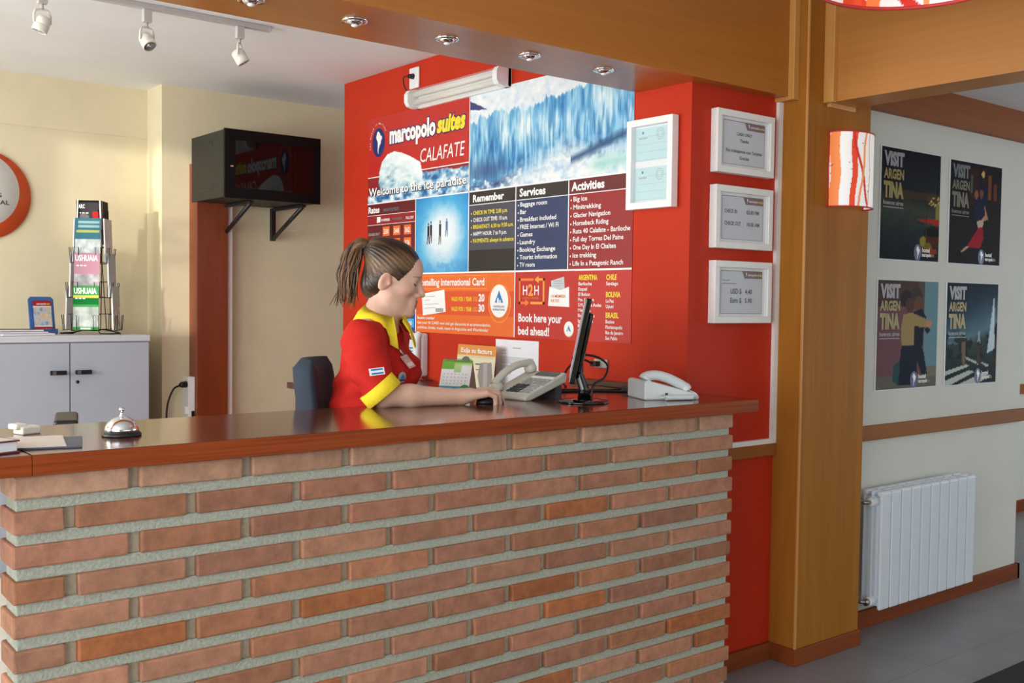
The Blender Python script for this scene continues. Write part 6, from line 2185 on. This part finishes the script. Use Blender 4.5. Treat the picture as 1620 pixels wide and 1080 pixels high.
# cuffs
def cuff(c, n, r, w, sq, name='cuff'):
    n = Vector(n).normalized()
    x = n.cross(Vector((0, 0, 1))).normalized()
    y = n.cross(x)
    prof = [(r - 0.004, -w), (r + 0.003, -w), (r + 0.004, 0), (r + 0.002, 0.002), (r - 0.006, 0.002), (r - 0.007, -w * 0.8)]
    N = 40
    vs, fs = [], []
    for k in range(N):
        a = 2 * PI * k / N
        for rr, hh in prof:
            vs.append(Vector(c) + n * hh + (x * math.cos(a) * sq[0] + y * math.sin(a) * sq[1]) * rr)
    m_ = len(prof)
    for k in range(N):
        for i in range(m_):
            fs.append((k * m_ + i, ((k + 1) % N) * m_ + i, ((k + 1) % N) * m_ + (i + 1) % m_, k * m_ + (i + 1) % m_))
    return part(name, MB().add(vs, fs, yellow, True), shirt, origin=WO)


cuff(cuffR + n_ * 0.030, n_, 0.0635, 0.044, (1.0, 1.0))
nL = (elL - shL) / np.linalg.norm(elL - shL)
cuff(cuffL + nL * 0.055, nL, 0.060, 0.040, (1, 1))

# collar: two flaps meeting in front, standing at the nape
ct_ = math.radians(-30)
fwc = fw * math.cos(ct_) + lf_ * math.sin(ct_)
lfc = lf_ * math.cos(ct_) - fw * math.sin(ct_)
N = 44
vs, fs = [], []
for k in range(N + 1):
    a = math.radians(-160 + 320 * k / N)              # 0 = nape
    t_ = abs(a) / math.radians(160)
    front = -math.cos(a)                              # -1 nape ... +1 throat
    rad = lfc * math.sin(a) - fwc * math.cos(a)
    zin = NB[2] + 0.030 - 0.030 * (front + 1) / 2 * 1.6
    pin = NB + rad * A_(1, 1, 1) * (0.060 + 0.006 * front) + fwc * 0.016 * (front + 1) / 2 + up * (zin - NB[2])
    tipness = max(0.0, (t_ - 0.72) / 0.28) ** 1.3
    drop = 0.052 + 0.020 * t_ + 0.030 * tipness
    out = 0.032 + 0.006 * t_ + 0.012 * tipness
    pout = pin + rad * out - up * drop
    # keep the flap outside the shirt
    hit = bvh.find_nearest(Vector(pout))
    if hit[0] is not None:
        nrm_ = hit[1]
        if (Vector(pout) - hit[0]).dot(nrm_) < 0.006:
            pout = np.array(hit[0] + nrm_ * 0.006)
    mid = (pin + pout) / 2 + rad * 0.006 + up * 0.006
    hit = bvh.find_nearest(Vector(mid))
    if hit[0] is not None and (Vector(mid) - hit[0]).dot(hit[1]) < 0.007:
        mid = np.array(hit[0] + hit[1] * 0.007)
    top_ = pin + up * 0.006 + rad * 0.004
    for p in (pin - up * 0.012, top_, mid, pout, pout - up * 0.0015 - rad * 0.002, mid - rad * 0.003 - up * 0.003):
        vs.append(tuple(p))
for k in range(N):
    for i in range(6):
        a_, b_ = k * 6 + i, k * 6 + (i + 1) % 6
        fs.append((a_, a_ + 6, b_ + 6, b_))
fs.append(tuple(range(6))[::-1])
fs.append(tuple(N * 6 + i for i in range(6)))
part('collar', MB().add(vs, fs, yellow, True), shirt, origin=WO)


def on_shirt(px_, py_):
    """point and normal of the shirt on the line of sight through a picture point"""
    x, y = (px_ - 810) / FPX, -(py_ - 540) / FPX
    d = (f_ + r2 * x + u2 * y).normalized()
    h_ = bvh.ray_cast(Vector((0, 0, 1.5)), d)
    return h_[0], h_[1]


def sticker(px_, py_, w, h, drawer, lift=0.004, roll=0.0):
    p, n = on_shirt(px_, py_)
    if p is None:
        return
    ux = Vector((0, 0, 1)).cross(n).normalized()
    vy = n.cross(ux)
    u = ux * math.cos(roll) + vy * math.sin(roll)
    v = n.cross(u)
    drawer(p + n * lift, u, v, w, h)


def draw_patch(o, u, v, w, h):
    mb = MB().prism([(-w / 2, -h / 2), (w / 2, -h / 2), (w / 2, h / 2), (-w / 2, h / 2)], o, u, v, 0.0015, M['t_white'])
    n = u.cross(v)
    for s in (-1, 1):
        mb.flat([(-w * 0.38, s * h * 0.27 - h * .12), (w * 0.42, s * h * 0.27 - h * .12), (w * 0.42, s * h * 0.27 + h * .12), (-w * 0.38, s * h * 0.27 + h * .12)], o + n * 0.002, u, v, M['t_blue'])
    part('sleeve_patch', mb, shirt, origin=WO)


def draw_badge(o, u, v, w, h):
    n = u.cross(v)
    mb = MB().prism([(-w / 2, -h / 2), (w / 2, -h / 2), (w / 2, h / 2), (-w / 2, h / 2)], o + n * 0.004, u, v, 0.002, plain('rosy_badge_card', (214, 160, 152), 0.4, var=0.1))
    mb.flat([(-w * .4, h * .18), (w * .4, h * .18), (w * .4, h * .36), (-w * .4, h * .36)], o + n * 0.0065, u, v, M['key_grey'])
    mb.flat([(-w * .4, -h * .38), (w * .4, -h * .38), (w * .4, -h * .1), (-w * .4, -h * .1)], o + n * 0.0065, u, v, M['cream_paper'])
    mb.tube([o + v * h * 0.5 + n * 0.005, o + v * (h * 0.5 + 0.02) + n * 0.008, o + v * (h * 0.5 + 0.03) + n * 0.004], 0.004, M['steel'], 6)
    part('name_badge', mb, shirt, origin=WO)


def draw_pin(o, u, v, w, h):
    n = u.cross(v)
    R = Matrix((u, v, n)).transposed().to_4x4()
    T = Matrix.Translation(o) @ R
    mb = MB().lathe([(0.0, 0.0), (w / 2, 0.0), (w / 2, 0.002), (w * 0.42, 0.004), (0.0, 0.005)], plain('grey_pin', (176, 172, 168), 0.35), 28, T)
    mb.flat([(-w * .28, -h * .05), (0, h * .36), (w * .28, -h * .05)], o + n * 0.0056, u, v, M['t_blue'])
    mb.flat([(-w * .33, -h * .22), (w * .33, -h * .22), (w * .33, -h * .10), (-w * .33, -h * .10)], o + n * 0.0056, u, v, M['t_navy'])
    part('round_pin', mb, shirt, origin=WO)


sticker(596, 588, 0.050, 0.024, draw_patch, 0.002, 0.12)
sticker(643, 574, 0.036, 0.052, draw_badge, 0.004, 0.25)
sticker(634, 597, 0.040, 0.040, draw_pin, 0.004)

# ------------------------------------------------------------------ hair
TIE = H(-.088, 0, .094)
ha = SDF(HO - 0.20, HO + 0.22, 0.0028)
ha.ell(H(.003, 0, .050), (.097, .083, .096), HR, 0.0)
ha.ell(H(-.045, 0, .097), (.060, .058, .050), HR, 0.03)
ha.cap(H(-.070, 0, .10), TIE, .034, .020, 0.02)
ha.ell(H(-.047, 0, -.015), (.050, .062, .058), HR, 0.03)
# hairline across the brow and temple, and round the ear
o_ = H(.060, 0, .048)
nrm_h = HR @ A_(.82, 0, -.58)
ha.plane(o_, nrm_h)
for q in (-1, 1):
    ha.ell(H(.006, .092 * q, -.008), (.038, .034, .036), HR, 0.004, op='sub')
    ha.ell(H(.018, .085 * q, -.050), (.050, .05, .040), HR, 0.006, op='sub')
ha.ell(H(.088, 0, .040), (.034, .050, .036), HR, 0.012, op='sub')
gx, gy, gz = np.meshgrid(*[ha.lo[i] + ha.h * np.arange(ha.n[i]) for i in range(3)], indexing='ij', sparse=True)
ax = HR @ A_(.93, 0, -.36)
e1 = HR @ A_(0, 1, 0)
e2 = np.cross(ax, e1)
rx, ry, rz = gx - TIE[0], gy - TIE[1], gz - TIE[2]
az = np.arctan2(rx * e2[0] + ry * e2[1] + rz * e2[2], rx * e1[0] + ry * e1[1] + rz * e1[2])
dist = np.sqrt(rx ** 2 + ry ** 2 + rz ** 2)
ha.d = (ha.d + (0.0009 * np.sin(az * 34 + 4 * np.sin(dist * 26)) + 0.0006 * np.sin(az * 83 + 3 * np.sin(dist * 50 + 1)))).astype(np.float32)
Vq, Fq = ha.mesh()
Vq = smooth_mesh(Vq, Fq, 1, 0.4)
dq = Vq - TIE
azq = np.arctan2(dq @ e2, dq @ e1)
tab = np.convolve(np.concatenate([RNG.rand(400)] * 1), np.ones(3) / 3, 'same')
tab2 = np.convolve(RNG.rand(60), np.ones(3) / 3, 'same')
distq = np.linalg.norm(dq, axis=1)
ia = (azq + PI) / (2 * PI)
f1 = np.interp(ia * 399 + 1.5 * np.sin(distq * 22), np.arange(400), tab)
f2 = np.interp(ia * 59, np.arange(60), tab2)
mixv = np.clip((0.35 * f1 + 0.75 * f2 + 0.25 * np.sin(distq * 40 + azq * 3)) * 1.4 - 0.45, 0, 1)[:, None]
hc = lin(np.array((44, 32, 25)) / 255.) * (1 - mixv) + lin(np.array((122, 90, 58)) / 255.) * mixv
hair_m = attr_mat('brown_hair', 0.38, 0.5, noise=0.15, nscale=150)
hair = sdf_part('hair', Vq, Fq, hair_m, clerk, WO, hc)
# ponytail of tapering locks
mb = MB()
dark_h, light_h = lin(np.array((58, 40, 28)) / 255.), lin(np.array((146, 100, 58)) / 255.)
core = [TIE + HR @ A_(*p) for p in ((.004, 0, .0), (-.022, 0, .016), (-.044, .002, .004), (-.054, .002, -.045), (-.050, .0, -.115), (-.034, 0, -.195))]
mb.tube(spline(core, 6), [.013, .016, .019, .021, .023, .025, .026, .027, .028, .028, .028, .028, .028, .028, .027, .027, .026, .025, .024, .023, .022, .020, .018, .017, .015, .014, .012, .010, .008, .006, .004], hair_m, 14, flat=0.8, col=(dark_h * 0.6 + light_h * 0.4).tolist())
for i in range(64):
    a = random.uniform(0, 2 * PI)
    rr = random.uniform(0.55, 1.08)
    k = random.random() ** 1.3
    ln = random.uniform(0.75, 1.22)
    pts = []
    for j, p in enumerate(core):
        wd = [.009, .017, .027, .031, .030, .030][j] * rr
        tq = j / 5
        pts.append(np.array(p) + HR @ A_(math.cos(a) * wd + (-.018 * tq * tq if i % 7 == 0 else 0), math.sin(a) * wd * 0.9, -0.012 * (ln - 1) * 8 * tq * tq + random.uniform(-.002, .002)) + HR @ A_(.006 * math.sin(2.2 * j + i) * tq + (random.uniform(-.022, .010) * tq * tq), .005 * math.cos(2 * j + 1.7 * i) * tq, 0))
    c = dark_h * (1 - k) + light_h * k
    n_p = 5 * 5 + 1
    mb.tube(spline(pts, 5), [0.0042 * (1 - 0.75 * max(0, (q_ / (n_p - 1) - 0.5) * 2) ** 1.5) for q_ in range(n_p)], hair_m, 5, col=c.tolist())
pony = part('ponytail', mb, hair, origin=WO)
tc_ = TIE + HR @ A_(-.016, 0, .011)
tz = HR @ A_(-.86, 0, .5)
tx_ = HR @ A_(0, 1, 0)
ty_ = np.cross(tz, tx_)
mb = MB().tube([tc_ + (tx_ * math.cos(a) + ty_ * math.sin(a)) * 0.019 for a in [k * 2 * PI / 24 for k in range(24)]], 0.006, M['black'], 8, closed=True)
part('hair_tie', mb, hair, origin=WO)
